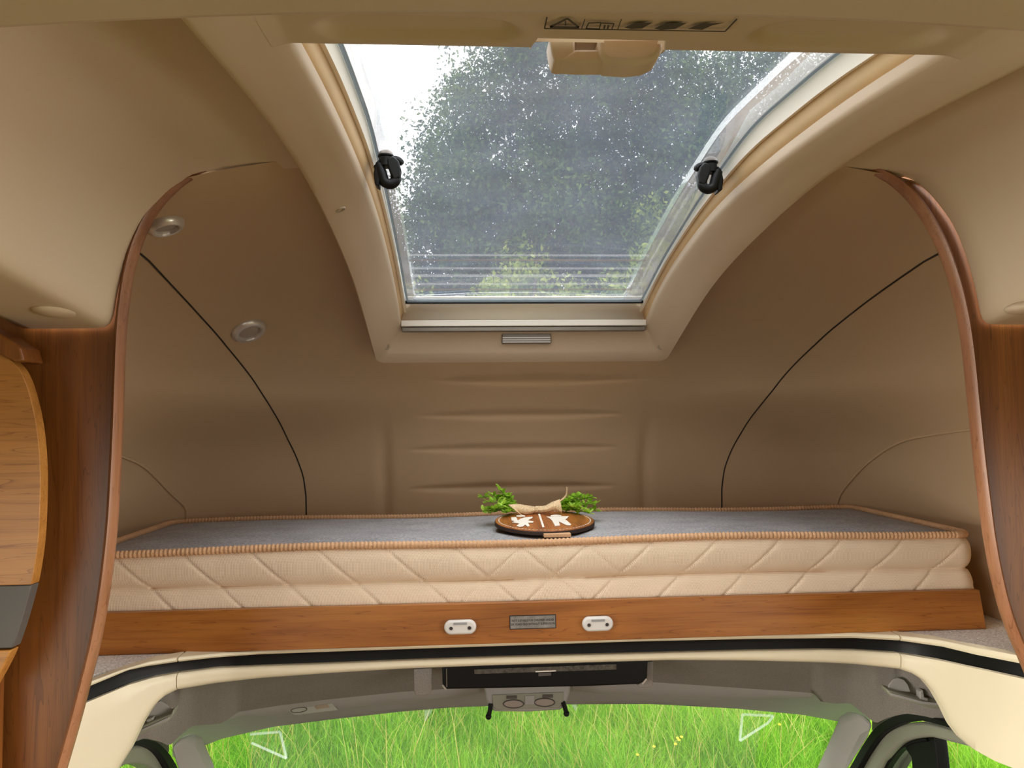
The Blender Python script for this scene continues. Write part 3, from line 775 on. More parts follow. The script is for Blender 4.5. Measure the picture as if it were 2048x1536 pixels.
pth = []; rad = []
pp = perim(-.002, .032, 2250)
s = 0
for i, (x, y) in enumerate(pp):
    s += math.dist(pp[i-1], (x, y)) if i else 0
    pth.append((x, y, topz(x, y)-.001)); rad.append(.0078+.0012*math.sin(2*PI*s/.0088))
MB().tube(pth, rad, 8, closed=True).build('piping', M['piping'], mt, angle=80)

# plaque lying on the mattress
PN = np.array((0, -.085, 1.0)); PN /= np.linalg.norm(PN)
PC = np.array((.028, 1.822, -.224)); PR = .1175
PU = np.array((1.0, 0, 0)); PV = np.cross(PN, PU)
def onQ(px, py): return onP(px, py, PC+PN*.0008, PN)
sg_ = thing('round_sign', (PC[0], PC[1], -.247), 'round wooden plaque with white figures, burlap bow and green sprigs on mattress', 'sign')
disc = [PC+PR*(math.cos(2*PI*k/96)*PU+math.sin(2*PI*k/96)*PV) for k in range(96)]
MB().extr([p-PN*.010 for p in disc], PN*.0085).build('backing', M['plaqueedge'], sg_, bevel=.001)
MB().extr([PC+(p-PC)*.985-PN*.002 for p in disc], PN*.002).build('face', M['plaque'], sg_, bevel=.0008)
st = MB()
for k in range(78):
    a0 = 2*PI*k/78; a1 = a0+2*PI/78*.55; r0_, r1_ = PR*.905, PR*.93
    st.add([PC+PN*.0006+r*(math.cos(a)*PU+math.sin(a)*PV) for r, a in ((r0_, a0), (r1_, a0), (r1_, a1), (r0_, a1))], [(0, 1, 2, 3)])
st.build('stitch_line', M['paint'], sg_, smooth=False)
def crop(x, y): return (900+x/5.689, 940+y/5.689)
def paint(pts, name):
    q = [onQ(*crop(*p)) for p in pts]; MB().extr(q, PN*.0012).build(name, M['paint'], sg_, smooth=False)
paint([(1003, 505), (1025, 505), (1075, 652), (1050, 655)], 'divider_line')
paint([(695, 545), (752, 541), (772, 578), (800, 562), (842, 546), (936, 536), (940, 548), (880, 578), (952, 590), (946, 602), (888, 604), (906, 640), (880, 648), (856, 626), (832, 645), (788, 650), (757, 640), (792, 612), (736, 605), (706, 600), (738, 586), (700, 578)], 'crossed_leg_figure')
paint([(752, 522), (800, 514), (850, 522), (856, 532), (800, 536), (756, 532)], 'figure_head')
paint([(1095, 535), (1352, 530), (1338, 550), (1312, 566), (1380, 624), (1370, 633), (1322, 630), (1268, 604), (1236, 590), (1252, 634), (1195, 641), (1160, 578), (1128, 550)], 'standing_figure')
paint([(1142, 522), (1200, 511), (1262, 518), (1272, 526), (1205, 531), (1150, 530)], 'figure_head')
MB().box((PC[0]-.015, PC[1]-PR-.012, -.2465), (PC[0]+.045, PC[1]-PR+.02, -.2385)).build('cream_tag', M['piping'], sg_, bevel=.001)
# bow
BY = 1.925
def ribbon(pl, name, th=.0016):
    """pl: list of (px_a,py_a,px_b,py_b, depth)"""
    A3 = [onY(a, b, y) for a, b, c, d, y in pl]; B3 = [onY(c, d, y-.006) for a, b, c, d, y in pl]
    n = 20; A3 = spline(A3, n); B3 = spline(B3, n)
    P = [[A3[i]*(1-u)+B3[i]*u+np.array((0, -.010*math.sin(PI*u), 0)) for u in np.linspace(0, 1, 7)] for i in range(n)]
    MB().grid(P).build(name, M['burlap'], sg_, solid=th)
ribbon([(1070, 1014, 1068, 1026, BY-.02), (1050, 1011, 1052, 1030, BY-.03), (1036, 1009, 1034, 1024, BY-.035), (1016, 1010, 1048, 1034, BY-.04)], 'bow_loop')
ribbon([(1074, 1013, 1076, 1026, BY-.02), (1090, 1012, 1094, 1024, BY-.03), (1104, 1005, 1110, 1019, BY-.035), (1120, 999, 1124, 1026, BY-.04)], 'bow_loop')
ribbon([(1117, 1002, 1119, 1004, BY-.035), (1126, 995, 1128, 997.5, BY-.035), (1131, 988, 1134, 989, BY-.035), (1132.5, 974, 1134, 975, BY-.035)], 'bow_tail')
p = onY(1073, 1019, BY-.028); MB().ellipsoid(p, (.0075, .007, .0085), 14, 8).build('bow_knot', M['burlap'], sg_)
# sprigs
def sprig(name, tips, root, seed, yb):
    rg = random.Random(seed); st_ = MB(); lv = MB()
    r0 = onY(*root, yb)
    for (px, py, dy) in tips:
        tip = onY(px, py, yb+dy); mid = (r0+tip)/2+np.array((rg.uniform(-.008, .008), rg.uniform(-.01, .01), rg.uniform(0, .01)))
        path = spline([r0, mid, tip], 14); st_.tube(path, .0011, 5)
        for i in range(2, 14):
            c = path[i]
            for k in range(3):
                an = rg.uniform(0, 2*PI); el = rg.uniform(-.3, .9)
                d = np.array((math.cos(an)*math.cos(el), math.sin(an)*math.cos(el), math.sin(el))); L = rg.uniform(.012, .020); wd = L*.5
                h = np.cross(d, (0, 0, 1)); h /= np.linalg.norm(h)+1e-9; nn = np.cross(h, d)
                lv.add([c, c+d*L*.35+h*wd*.5+nn*.0015, c+d*L*.75+h*wd*.42+nn*.001, c+d*L, c+d*L*.75-h*wd*.42+nn*.001, c+d*L*.35-h*wd*.5+nn*.0015, c+d*L*.5-nn*.001], [(0, 1, 6), (1, 2, 6), (2, 3, 6), (3, 4, 6), (4, 5, 6), (5, 0, 6)])
    s_ = st_.build('sprig_stem', M['stem'], sg_)
    lv.build('sprig_leaves', M['leaf'], s_, smooth=False, kind='stuff') if False else tag(lv.build('sprig_leaves', M['leaf'], s_, smooth=False), kind='stuff')
sprig('a', [(966, 993, 0), (998, 977, .01), (975, 1004, -.03), (966, 1022, -.03), (990, 1018, -.06), (1004, 1012, -.05), (1012, 990, .01), (985, 990, .02), (976, 1026, -.01), (1012, 1026, -.07)], (1030, 1018), 1, 1.93)
sprig('b', [(1147, 992, 0), (1165, 991, .0), (1182, 994, 0), (1190, 1008, -.02), (1194, 1022, -.03), (1170, 1018, -.06), (1150, 1015, -.06), (1138, 1002, -.02), (1180, 1026, -.05), (1158, 1028, -.05)], (1120, 1020), 2, 1.93)

# ------------------------------------------------------------------ cab opening trims
TOPE = [(100, 1400), (169, 1368), (237, 1342), (296, 1324), (352, 1315), (432, 1307), (520, 1301), (700, 1292), (850, 1284.5), (1000, 1280), (1270, 1272), (1500, 1267), (1650, 1265), (1709, 1266), (1797, 1270.5), (1884, 1281), (1950, 1295), (2042, 1312), (2120, 1335)]
LIPE = [(100, 1409), (168, 1377), (257, 1340), (296, 1332), (352, 1324), (432, 1315), (520, 1308.5), (700, 1302), (850, 1297), (1000, 1292), (1270, 1283), (1500, 1278), (1709, 1276), (1797, 1281), (1884, 1293), (1950, 1309), (2042, 1327), (2120, 1350)]
BLKE = [(100, 1440), (157, 1412), (257, 1370), (305, 1356), (354, 1347), (432, 1337), (520, 1333), (660, 1328), (800, 1322), (1000, 1315), (1340, 1306), (1500, 1302), (1650, 1300), (1709, 1301), (1798, 1307), (1884, 1322), (1950, 1337), (2048, 1358), (2120, 1376)]
LOWE = [(100, 1760), (157, 1680), (200, 1600), (235, 1536), (258, 1500), (270, 1475), (282, 1450), (295, 1428), (310, 1408), (330, 1391), (354, 1379), (432, 1366), (520, 1356), (660, 1346), (800, 1337.5), (1000, 1330), (1340, 1320), (1500, 1321), (1650, 1325), (1709, 1328), (1798, 1337.5), (1825, 1347), (1850, 1362), (1870, 1385), (1890, 1420), (1905, 1452), (1925, 1478), (1950, 1500), (1990, 1522), (2048, 1545), (2120, 1570)]
def band(x0, x1, top, bot, prot, dy, n, thick=.02):
    """rounded strip that follows the curved shelf edge; stations are columns of the opening"""
    P = []
    for px in np.linspace(x0, x1, n):
        ty = interp(px, top) if not callable(top) else top(px); by = interp(px, bot)
        y = plan_y(px, ty)+dy; a = onY(px, ty, y); b = onY(px, by, y)
        h = a[2]-b[2]; row = [a+np.array((0, thick, 0)), a+np.array((0, .004, 0))]
        for k in range(0, 9):
            u = k/8; e = min(u, 1-u)*h; bul = prot*(1-max(0, 1-e/.008)**2)
            row.append(a*(1-u)+b*u+np.array((0, -bul, 0)))
        row += [b+np.array((0, .004, 0)), b+np.array((0, thick, 0))]
        P.append(row)
    nvv = len(P[0]); g = MB().grid(P, close_v=True)
    g.f.append(tuple(range(nvv))); g.f.append(tuple((n-1)*nvv+k for k in range(nvv)))
    return g
kw = dict(kind='structure', cat='trim', angle=50)
JL, JR = 355, 1799
band(110, JL-2, TOPE, LIPE, .006, -.004, 40, .04).build('trim_3', M['trimc'], label='short cream lip on the carpet edge on the cabinet side', **kw)
band(JL+3, JR-2, TOPE, LIPE, .006, -.004, 120, .04).build('trim_4', M['trimc'], label='long cream lip along the shelf edge under the bunk board', **kw)
band(JR+3, 2110, TOPE, LIPE, .006, -.004, 40, .04).build('trim_5', M['trimc'], label='short cream lip on the carpet edge on the side without cabinet', **kw)
band(108, 2112, LIPE, BLKE, -.001, .012, 220).build('trim_6', M['black'], label='black curtain channel curving round between the cream trims', **kw)
band(110, JL-1, BLKE, LOWE, .006, .0, 70).build('trim_7', M['trimc'], label='cream cab pillar cover curving down on the cabinet side', **kw)
band(JL+1, JR-1, BLKE, LOWE, .006, .0, 120).build('trim_8', M['trimc'], label='long thin cream trim below the black curtain channel', **kw)
band(JR+1, 2110, BLKE, LOWE, .006, .0, 70).build('trim_9', M['trimc'], label='cream cab pillar cover curving down on the side without cabinet', **kw)

# ------------------------------------------------------------------ cab interior
WP = (0, 2.10, -.745); WN = (0, .62, .78)       # windscreen plane
EDG = [(200, 1560), (232, 1506), (257, 1488), (291, 1476), (319, 1483), (339, 1492), (360, 1471), (384, 1452), (420, 1449), (442, 1447), (459, 1437), (476, 1424), (560, 1411), (647, 1400), (800, 1384), (950, 1374), (1100, 1366), (1300, 1364), (1471, 1375.5), (1600, 1384), (1628, 1387), (1642, 1403), (1670, 1407), (1700, 1406), (1720, 1422), (1751, 1447), (1778, 1434), (1813, 1427), (1847, 1432), (1915, 1448), (1980, 1470), (2050, 1500)]
EDY = [(200, 1.66), (300, 1.72), (339, 1.80), (384, 1.86), (476, 1.93), (700, 1.96), (1400, 1.96), (1628, 1.93), (1700, 1.86), (1751, 1.80), (1813, 1.72), (1915, 1.66), (2050, 1.60)]
WSE = [(330, 1520), (395, 1497), (407, 1492), (442, 1478), (544, 1454), (660, 1439), (800, 1423.5), (900, 1415), (1060, 1409), (1300, 1408), (1471, 1417), (1608, 1430), (1693, 1446), (1740, 1456)]
P = []
for px in np.linspace(215, 2010, 240):
    ty = interp(px, LOWE) if JL < px < JR else min(interp(px, LOWE), 1395 if px < 1000 else 1380)
    if not (JL < px < JR): ty = interp(px, BLKE)+20
    y0 = plan_y(px, interp(px, TOPE))+.022; a = onY(px, ty-8, y0)
    by = interp(px, EDG); b = onY(px, by, interp(px, EDY))
    row = []
    for k in range(13):
        u = k/12; p = a*(1-u)+b*u; p = p+np.array((0, 0, .02*math.sin(PI*u))); row.append(p)
    row.append(b+np.array((0, .004, .004))); row.append(b+np.array((0, .006, .02)))
    P.append(row)
hl = MB().grid(P).build('ceiling_cab', M['headliner'], kind='structure', label='grey cloth headliner over the cab seats', cat='ceiling', angle=70)
# windscreen header panel
P = []
for px in np.linspace(345, 1740, 140):
    by = interp(px, WSE); b = onP(px, by, WP, WN); ey = interp(px, EDG); e = onY(px, by-62, 2.02)
    P.append([e, e*.45+b*.55+np.array((0, 0, -.004)), b, b+np.array((0, .012, .01))])
MB().grid(P).build('trim_10', M['cabplastic'], kind='structure', label='grey panel along the top edge of the windscreen', cat='trim', angle=50)
# sun visors
def visor(top, bot, lab_, depth):
    P = []
    x0, x1 = top[0][0], top[-1][0]
    for px in np.linspace(x0, x1, 70):
        a = onY(px, interp(px, top), interp(px, depth)); b = onY(px, interp(px, bot), interp(px, depth)+.045)
        row = [a+np.array((0, .012, .002))]
        for k in range(7): u = k/6; row.append(a*(1-u)+b*u+np.array((0, -.006*math.sin(PI*u), -.006*math.sin(PI*u))))
        row.append(b+np.array((0, .012, .006)))
        P.append(row)
    g = MB().grid(P, close_v=True); n = len(P[0]); g.f += [tuple(range(n)), tuple((len(P)-1)*n+k for k in range(n))]
    return g.build('sun_visor', M['cabplastic'], label=lab_, cat='visor', angle=50)
visor([(462, 1430), (478, 1421), (560, 1408), (700, 1391), (830, 1378), (960, 1370)], [(462, 1433), (478, 1431), (545, 1433), (600, 1430), (700, 1418), (760, 1411), (830, 1404), (940, 1391), (960, 1384)], 'grey sun visor carrying a pale sticker', [(460, 1.95), (560, 1.975), (960, 1.985)])
visor([(1145, 1366), (1300, 1361), (1471, 1372), (1600, 1381), (1622, 1385)], [(1145, 1378), (1200, 1388), (1300, 1394), (1380, 1399), (1471, 1401), (1556, 1397), (1600, 1395), (1622, 1392)], 'grey sun visor without a sticker', [(1140, 1.985), (1500, 1.975), (1625, 1.95)])
q = [onY(px, py, 1.985) for px, py in ((568, 1416), (660, 1404), (675, 1420), (590, 1430))]
vl = MB().extr(q, (0, .003, 0)).build('visor_sticker', M['visorlabel'], label='pale printed sticker on the visor', cat='sticker', smooth=False)
q = [onY(622+38*1.0*(px-.5), py, 1.9835) for px, py in ((-.2, 1412), (.9, 1406), (1.35, 1413), (.2, 1419))]
MB().extr([onY(628, 1412, 1.984), onY(655, 1408.5, 1.984), onY(660, 1415, 1.984), onY(633, 1418.5, 1.984)], (0, .002, 0)).build('text_block', M['screw'], vl, smooth=False)
MB().tube([onY(598+16*math.cos(a), 1420+5*math.sin(a)-.12*16*math.cos(a), 1.984) for a in np.linspace(0, 2*PI, 25)[:-1]], .0008, 5, closed=True).build('ring_mark', M['warn'], vl)

# black display unit with clear strip
ds = thing('overhead_display', onY(1090, 1378, 1.74), 'long black unit with clear ribbed strip beneath the thin cream trim', 'display')
YD = 1.72
body = [(884, 1331), (1296, 1319), (1295, 1356), (1288, 1364), (1278, 1369), (1180, 1373), (1000, 1377), (892, 1379), (885, 1372)]
MB().extr([onY(*p, YD) for p in body], (0, .05, 0)).build('housing', M['black'], ds, bevel=.004)
cs = MB().extr([onY(*p, YD-.003) for p in ((948, 1339), (1233, 1328.5), (1233.5, 1339.5), (949, 1348.5))], (0, .006, 0)).build('clear_strip', M['strip_clear'], ds, bevel=.001)
for k in range(18):
    px = 972+k*14.2
    if 1060 < px < 1120: continue
    py = 1343.5-(px-948)*.0345
    MB().extr([onY(px-3, py-2.5, YD-.0045), onY(px+3, py-2.7, YD-.0045), onY(px+3, py+2.3, YD-.0045), onY(px-3, py+2.5, YD-.0045)], (0, .003, 0)).build('lens_cell', M['greyband'], cs, smooth=False)
MB().extr([onY(*p, YD-.004) for p in ((1071, 1342), (1112, 1340.5), (1112, 1343), (1071, 1344.5))], (0, .006, 0)).build('white_tab', M['white'], ds)
MB().extr([onY(*p, YD-.003) for p in ((1077, 1346), (1102, 1345), (1102, 1351), (1077, 1352.5))], (0, .006, 0)).build('sensor_block', M['greyband'], ds)
MB().tube([onY(893, 1337, YD-.002), onY(893.5, 1374, YD-.002)], .0014, 6).build('edge_line', M['rail'], ds)
MB().tube([onY(885, 1370, YD), onY(892, 1379, YD-.001)], .002, 6).build('corner_trim', M['silver'], ds)
MB().tube([onY(1293, 1358, YD), onY(1284, 1368, YD-.001)], .002, 6).build('corner_trim', M['silver'], ds)
for pts, lab_ in (([(827, 1338), (864, 1336), (864, 1378), (861, 1388), (853, 1391), (832, 1391), (828, 1386)], 'broad beige clip hanging beside the black unit near the visor sticker'),
            ([(1293, 1324), (1307, 1323), (1306, 1368), (1302, 1375), (1280, 1376), (1274, 1371), (1288, 1363)], 'narrow beige clip hanging by the far end of the black unit')):
    MB().extr([onY(*p, 1.745) for p in pts], (0, .012, 0)).build('ceiling_clip', M['headliner'], label=lab_, cat='clip', bevel=.002)
# overhead console with two reading lamps
oc = thing('overhead_console', onY(1055, 1423, 1.97), 'grey overhead console with two round reading lamps and two black pegs', 'console')
YO = 1.90
MB().extr([onY(*p, YO) for p in ((968, 1372), (1142, 1366), (1140, 1385), (1131, 1413), (1120, 1420), (1055, 1424), (990, 1423), (979, 1417), (972, 1400))], (0, .07, -.012)).build('housing', M['cabplastic'], oc, bevel=.006)
MB().extr([onY(*p, YO-.003) for p in ((984, 1390), (1128, 1384), (1126, 1408), (1118, 1416), (996, 1420), (986, 1414))], (0, .006, 0)).build('face_plate', M['cabgreen'], oc, bevel=.002)
for cx_, cy_ in ((1027, 1408), (1089, 1405)):
    el = [onY(cx_+20*math.cos(a), cy_+8*math.sin(a), YO-.005) for a in np.linspace(0, 2*PI, 33)[:-1]]
    ln_ = MB().extr(el, (0, .004, 0)).build('reading_lamp', M['diffuser'], oc)
    MB().tube(el, .0014, 6, closed=True).build('lamp_ring', M['greyband'], ln_)
for x0, x1, y0 in ((1013, 1034, 1395), (1085, 1106, 1393)):
    MB().extr([onY(x0, y0-3, YO-.006), onY(x1, y0-3.5, YO-.006), onY(x1, y0+2.5, YO-.006), onY(x0, y0+3, YO-.006)], (0, .006, 0)).build('button', M['greyband'], oc, bevel=.0008)
MB().extr([onY(*p, YO-.006) for p in ((1050, 1392), (1069, 1391), (1069, 1409), (1050, 1410))], (0, .006, 0)).build('centre_rib', M['cabplastic'], oc, bevel=.001)
for pts in ([(981, 1408), (980, 1420), (977, 1433)], [(1126, 1404), (1130, 1416), (1133, 1427)]):
    pk = MB().tube(spline([onY(*p, YO-.004) for p in pts], 10), .0055, 10).build('peg', M['black'], oc)
    e = onY(*pts[-1], YO-.004); MB().ellipsoid(e, (.0075, .0075, .0075)).build('peg_tip', M['black'], pk)
# grab handles in the headliner
def grab(poly_dome, bar, lid, stud, lab_, y):
    g = thing('grab_handle', onY(*bar[len(bar)//2], y), lab_, 'handle')
    MB().extr([onY(*p, y+.004) for p in poly_dome], (0, .004, 0)).build('recess', M['cabplastic'], g, bevel=.001)
    MB().extr([onY(*p, y-.014) for p in bar], (0, .03, .004)).build('bar', M['cabgreen'], g, bevel=.005)
    MB().extr([onY(*p, y-.017) for p in lid], (0, .004, 0)).build('lid', M['cabplastic'], g, bevel=.001)
    MB().extr([onY(*p, y-.008) for p in stud], (0, .016, 0)).build('stud', M['cabplastic'], g, bevel=.002)
grab([(1776, 1381), (1778, 1370), (1786, 1360), (1796, 1356), (1808, 1360), (1816, 1370), (1821, 1384)], [(1775, 1380), (1777, 1387), (1784, 1396), (1846, 1414), (1872, 1419), (1898, 1415), (1892, 1404), (1860, 1406), (1840, 1400), (1800, 1388)],
     [(1782, 1386), (1845, 1403), (1872, 1406), (1890, 1404), (1892, 1408), (1870, 1411), (1843, 1408), (1784, 1392)], [(1840, 1383), (1847, 1380), (1849, 1395), (1857, 1397), (1856, 1404), (1840, 1402)], 'grab handle under headliner on the side without cabinet', 1.655)
grab([(288, 1428), (300, 1412), (320, 1402), (334, 1410), (343, 1420), (345, 1426), (300, 1440)], [(276, 1460), (290, 1449), (342, 1428), (346, 1420), (347, 1428), (340, 1440), (320, 1452), (272, 1474)],
     [(284, 1458), (338, 1434), (337, 1440), (318, 1449), (278, 1465)], [(292, 1440), (306, 1434), (308, 1444), (294, 1450)], 'grab handle under headliner on the cabinet side', 1.655)
# windscreen, pillars, doors
ws = thing('window_2', onP(1060, 1800, WP, WN), 'wide windscreen looking onto the meadow', 'windscreen', kind='structure')
q = [onP(px, py, WP, WN) for px, py in ((385, 1492), (544, 1450), (800, 1419), (1060, 1404), (1300, 1404), (1608, 1426), (1705, 1446), (1665, 1536), (1600, 1800), (500, 1800), (420, 1536))]
MB().extr(q, (0, .004, .003)).build('pane', M['glass'], ws, smooth=False)
for a, b, w in (((1683, 1444), (1592, 1650), .009), ((400, 1488), (452, 1650), .009)):
    MB().tube([onP(*a, (0, 2.09, -.745), WN), onP(*b, (0, 2.09, -.745), WN)], w, 8).build('glass_seal', M['rubber'], ws)
PW = (0, 2.096, -.745)
def sticker(pts, w, lab_, closed):  # draws pale translucent outline strips flat on the windscreen plane
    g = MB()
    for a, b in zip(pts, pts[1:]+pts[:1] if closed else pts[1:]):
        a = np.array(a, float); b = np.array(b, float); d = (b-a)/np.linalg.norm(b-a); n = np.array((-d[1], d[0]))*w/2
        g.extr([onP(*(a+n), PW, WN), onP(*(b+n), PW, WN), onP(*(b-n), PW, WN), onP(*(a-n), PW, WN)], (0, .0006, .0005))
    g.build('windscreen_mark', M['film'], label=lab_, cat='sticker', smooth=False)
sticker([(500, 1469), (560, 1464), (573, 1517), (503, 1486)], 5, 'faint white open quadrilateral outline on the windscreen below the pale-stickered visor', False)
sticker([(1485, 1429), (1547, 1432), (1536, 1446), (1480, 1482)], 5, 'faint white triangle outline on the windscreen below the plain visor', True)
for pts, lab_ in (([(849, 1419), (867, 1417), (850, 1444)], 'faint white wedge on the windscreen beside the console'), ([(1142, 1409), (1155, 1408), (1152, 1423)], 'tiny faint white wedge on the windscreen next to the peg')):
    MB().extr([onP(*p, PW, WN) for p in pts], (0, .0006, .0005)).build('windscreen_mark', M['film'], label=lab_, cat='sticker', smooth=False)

def pillar(pts, lab_, nm):
    MB().extr([onY(px, py, y) for px, py, y in pts], (0, .05, -.01)).build(nm, M['cabplastic'], kind='structure', label=lab_, cat='pillar', bevel=.014, seg=5)
pillar([(1694, 1436, 1.93), (1722, 1424, 1.90), (1752, 1446, 1.86), (1735, 1475, 1.86), (1697, 1536, 1.92), (1640, 1640, 1.98), (1612, 1640, 2.0), (1652, 1536, 1.97), (1692, 1449, 1.93)], 'sloping grey windscreen pillar on the side without cabinet', 'trim_11')
pillar([(394, 1478, 1.93), (368, 1470, 1.90), (338, 1492, 1.86), (352, 1536, 1.88), (385, 1640, 1.95), (440, 1640, 2.0), (416, 1536, 1.97), (396, 1492, 1.93)], 'sloping grey windscreen pillar on the cabinet side', 'trim_12')
pd = onX
def strip_on_x(outer, inner, X, th, name, mat, parent=None, bevel=.003, **k):
    n = 40; O = spline([onX(*p, X) for p in outer], n); I = spline([onX(*p, X) for p in inner], n)
    sgn = 1 if X > 0 else -1
    P = [[o_, i_, i_+np.array((sgn*th, 0, 0)), o_+np.array((sgn*th, 0, 0))] for o_, i_ in zip(O, I)]
    return MB().grid(P, close_v=True).build(name, mat, parent, bevel=bevel, **k)
dr = thing('door_1', (.9, 1.8, -1.7), 'cab door with arched olive-grey window frame, side without cabinet', 'door', kind='structure')
sealO = [(1640, 1640), (1698, 1536), (1722, 1494), (1744, 1461), (1760, 1447), (1778, 1436), (1800, 1428), (1825, 1427), (1847, 1431), (1915, 1447), (1990, 1470)]
sealI = [(1662, 1640), (1717, 1536), (1735, 1505), (1754, 1478), (1772, 1462), (1795, 1450), (1815, 1444), (1832, 1442), (1850, 1443), (1925, 1464), (2000, 1492)]
frO = [(1658, 1640), (1715, 1538), (1733, 1506), (1752, 1479), (1770, 1463), (1793, 1452), (1815, 1446), (1832, 1444), (1850, 1445), (1925, 1466), (2000, 1494)]
frI = [(1715, 1640), (1757, 1536), (1772, 1515), (1789, 1496), (1803, 1485), (1819, 1479), (1835, 1476), (1850, 1475), (1867, 1476), (1950, 1498), (2020, 1522)]
strip_on_x(sealO, sealI, .875, .02, 'seal', M['rubber'], dr)
strip_on_x(frO, frI, .89, .04, 'window_frame', M['cabgreen'], dr, bevel=.008)
rbO = [(1713, 1640), (1755, 1538), (1770, 1516), (1788, 1497), (1802, 1486), (1819, 1480), (1835, 1477), (1852, 1476)]
rbI = [(1732, 1640), (1768, 1546), (1781, 1522), (1796, 1503), (1810, 1493), (1824, 1487), (1840, 1484), (1854, 1483)]
strip_on_x(rbO, rbI, .905, .02, 'window_rubber', M['rubber'], dr)
dv = MB().extr([onX(*p, .91) for p in ((1806, 1480), (1868, 1474), (1872, 1500), (1878, 1560), (1815, 1560), (1824, 1536), (1822, 1515), (1812, 1500))], (.03, 0, 0)).build('window_post', M['rubber'], dr, bevel=.003)
MB().extr([onX(*p, .93) for p in ((1760, 1560), (1800, 1492), (1870, 1470), (1960, 1495), (2030, 1540), (2060, 1640), (1720, 1640))], (.004, 0, 0)).build('pane', M['glass'], dr, smooth=False)
mi = MB().extr([onX(*p, .96) for p in ((1766, 1560), (1790, 1512), (1806, 1496), (1818, 1494), (1818, 1506), (1796, 1545), (1790, 1560))], (.02, 0, 0)).build('mirror_edge', M['greyband'], dr, bevel=.003)
up_px = lambda L_, d: [(px, py-d) for px, py in L_]
strip_on_x(up_px(sealO, 130)[3:], sealO[3:], .905, .02, 'upper_panel', M['headliner'], dr)
dl = thing('door_2', (-.9, 1.8, -1.7), 'cab door with arched olive-grey window frame, cabinet side', 'door', kind='structure')
strip_on_x([(398, 1640), (366, 1560), (353, 1529), (338, 1505), (319, 1486), (305, 1480), (290, 1478), (272, 1482), (257, 1490), (230, 1506)], [(378, 1640), (350, 1560), (336, 1533), (323, 1512), (310, 1499), (298, 1493), (286, 1490), (270, 1492), (256, 1498), (230, 1514)], -.875, .02, 'seal', M['rubber'], dl)
strip_on_x([(380, 1640), (352, 1560), (338, 1533), (325, 1511), (312, 1498), (299, 1492), (286, 1489), (270, 1491), (255, 1498), (228, 1514)], [(340, 1640), (322, 1560), (314, 1545), (302, 1534), (290, 1529), (278, 1527), (266, 1527), (254, 1530), (240, 1537), (220, 1552)], -.89, .04, 'window_frame', M['cabgreen'], dl, bevel=.008)
_so = [(338, 1505), (319, 1486), (305, 1480), (290, 1478), (272, 1482), (257, 1490), (230, 1506)]
strip_on_x(up_px(_so, 130), _so, -.905, .02, 'upper_panel', M['headliner'], dl)
MB().extr([onX(*p, -.92) for p in ((200, 1560), (240, 1528), (280, 1520), (320, 1540), (340, 1640), (180, 1640))], (-.004, 0, 0)).build('pane', M['glass'], dl, smooth=False)

# ------------------------------------------------------------------ living area behind the photographer
MB().box((-1.08, -3.0, -1.80), (1.08, 2.3, -1.75)).build('floor', M['floor'], kind='structure', label='wood-look cabin floor', cat='floor')
def wall_with_window(x0, x1, nm, lab_):
    g = MB(); zl, zh, ya, yb = -.78, -.12, -.95, .75
    g.box((x0, -3.0, -1.75), (x1, 1.6, zl)); g.box((x0, -3.0, zh), (x1, 1.6, .42)); g.box((x0, -3.0, zl), (x1, ya, zh)); g.box((x0, yb, zl), (x1, 1.6, zh))
    return g.build(nm, M['wallin'], kind='structure', label=lab_, cat='wall', smooth=False)
wall_with_window(-1.115, -1.08, 'wall_rear_left', 'brown living-area wall behind the cabinet')
wall_with_window(1.08, 1.115, 'wall_rear_right', 'brown living-area wall on the side without cabinet')
g = MB(); g.box((-1.08, -3.04, -1.75), (1.08, -3.0, -.78)); g.box((-1.08, -3.04, -.04), (1.08, -3.0, .36)); g.box((-1.08, -3.04, -.78), (-.72, -3.0, -.04)); g.box((.72, -3.04, -.78), (1.08, -3.0, -.04))
g.build('wall_back', M['wallin'], kind='structure', label='brown wall at the far back of the living area', cat='wall', smooth=False)

# lower cab: dashboard, door bottoms and bonnet, all below the view
db = thing('dashboard', (0, 2.6, -1.75), 'dark grey dashboard below the windscreen', 'dashboard')
rows = []
for x in np.linspace(-.93, .93, 20):
    rows.append([(x, y, z) for y, z in ((2.30, -1.745), (2.28, -1.55), (2.32, -1.42), (2.42, -1.37), (2.62, -1.39), (2.86, -1.43), (2.88, -1.745))])
g = MB().grid(rows, close_v=True); g.f += [tuple(range(7)), tuple(19*7+k for k in range(7))]
g.build('fascia', M['greyband'], db, angle=50)
for x in (-.78, -.25, .25, .78):
    MB().box((x-.09, 2.262, -1.53), (x+.09, 2.30, -1.46)).build('air_vent', M['rubber'], db, bevel=.008)
MB().box((.905, 1.18, -1.745), (.95, 2.28, -1.06)).build('lower_panel', M['cabplastic'], dr, bevel=.01)
MB().box((-.95, 1.18, -1.745), (-.905, 2.28, -1.06)).build('lower_panel', M['cabplastic'], dl, bevel=.01)
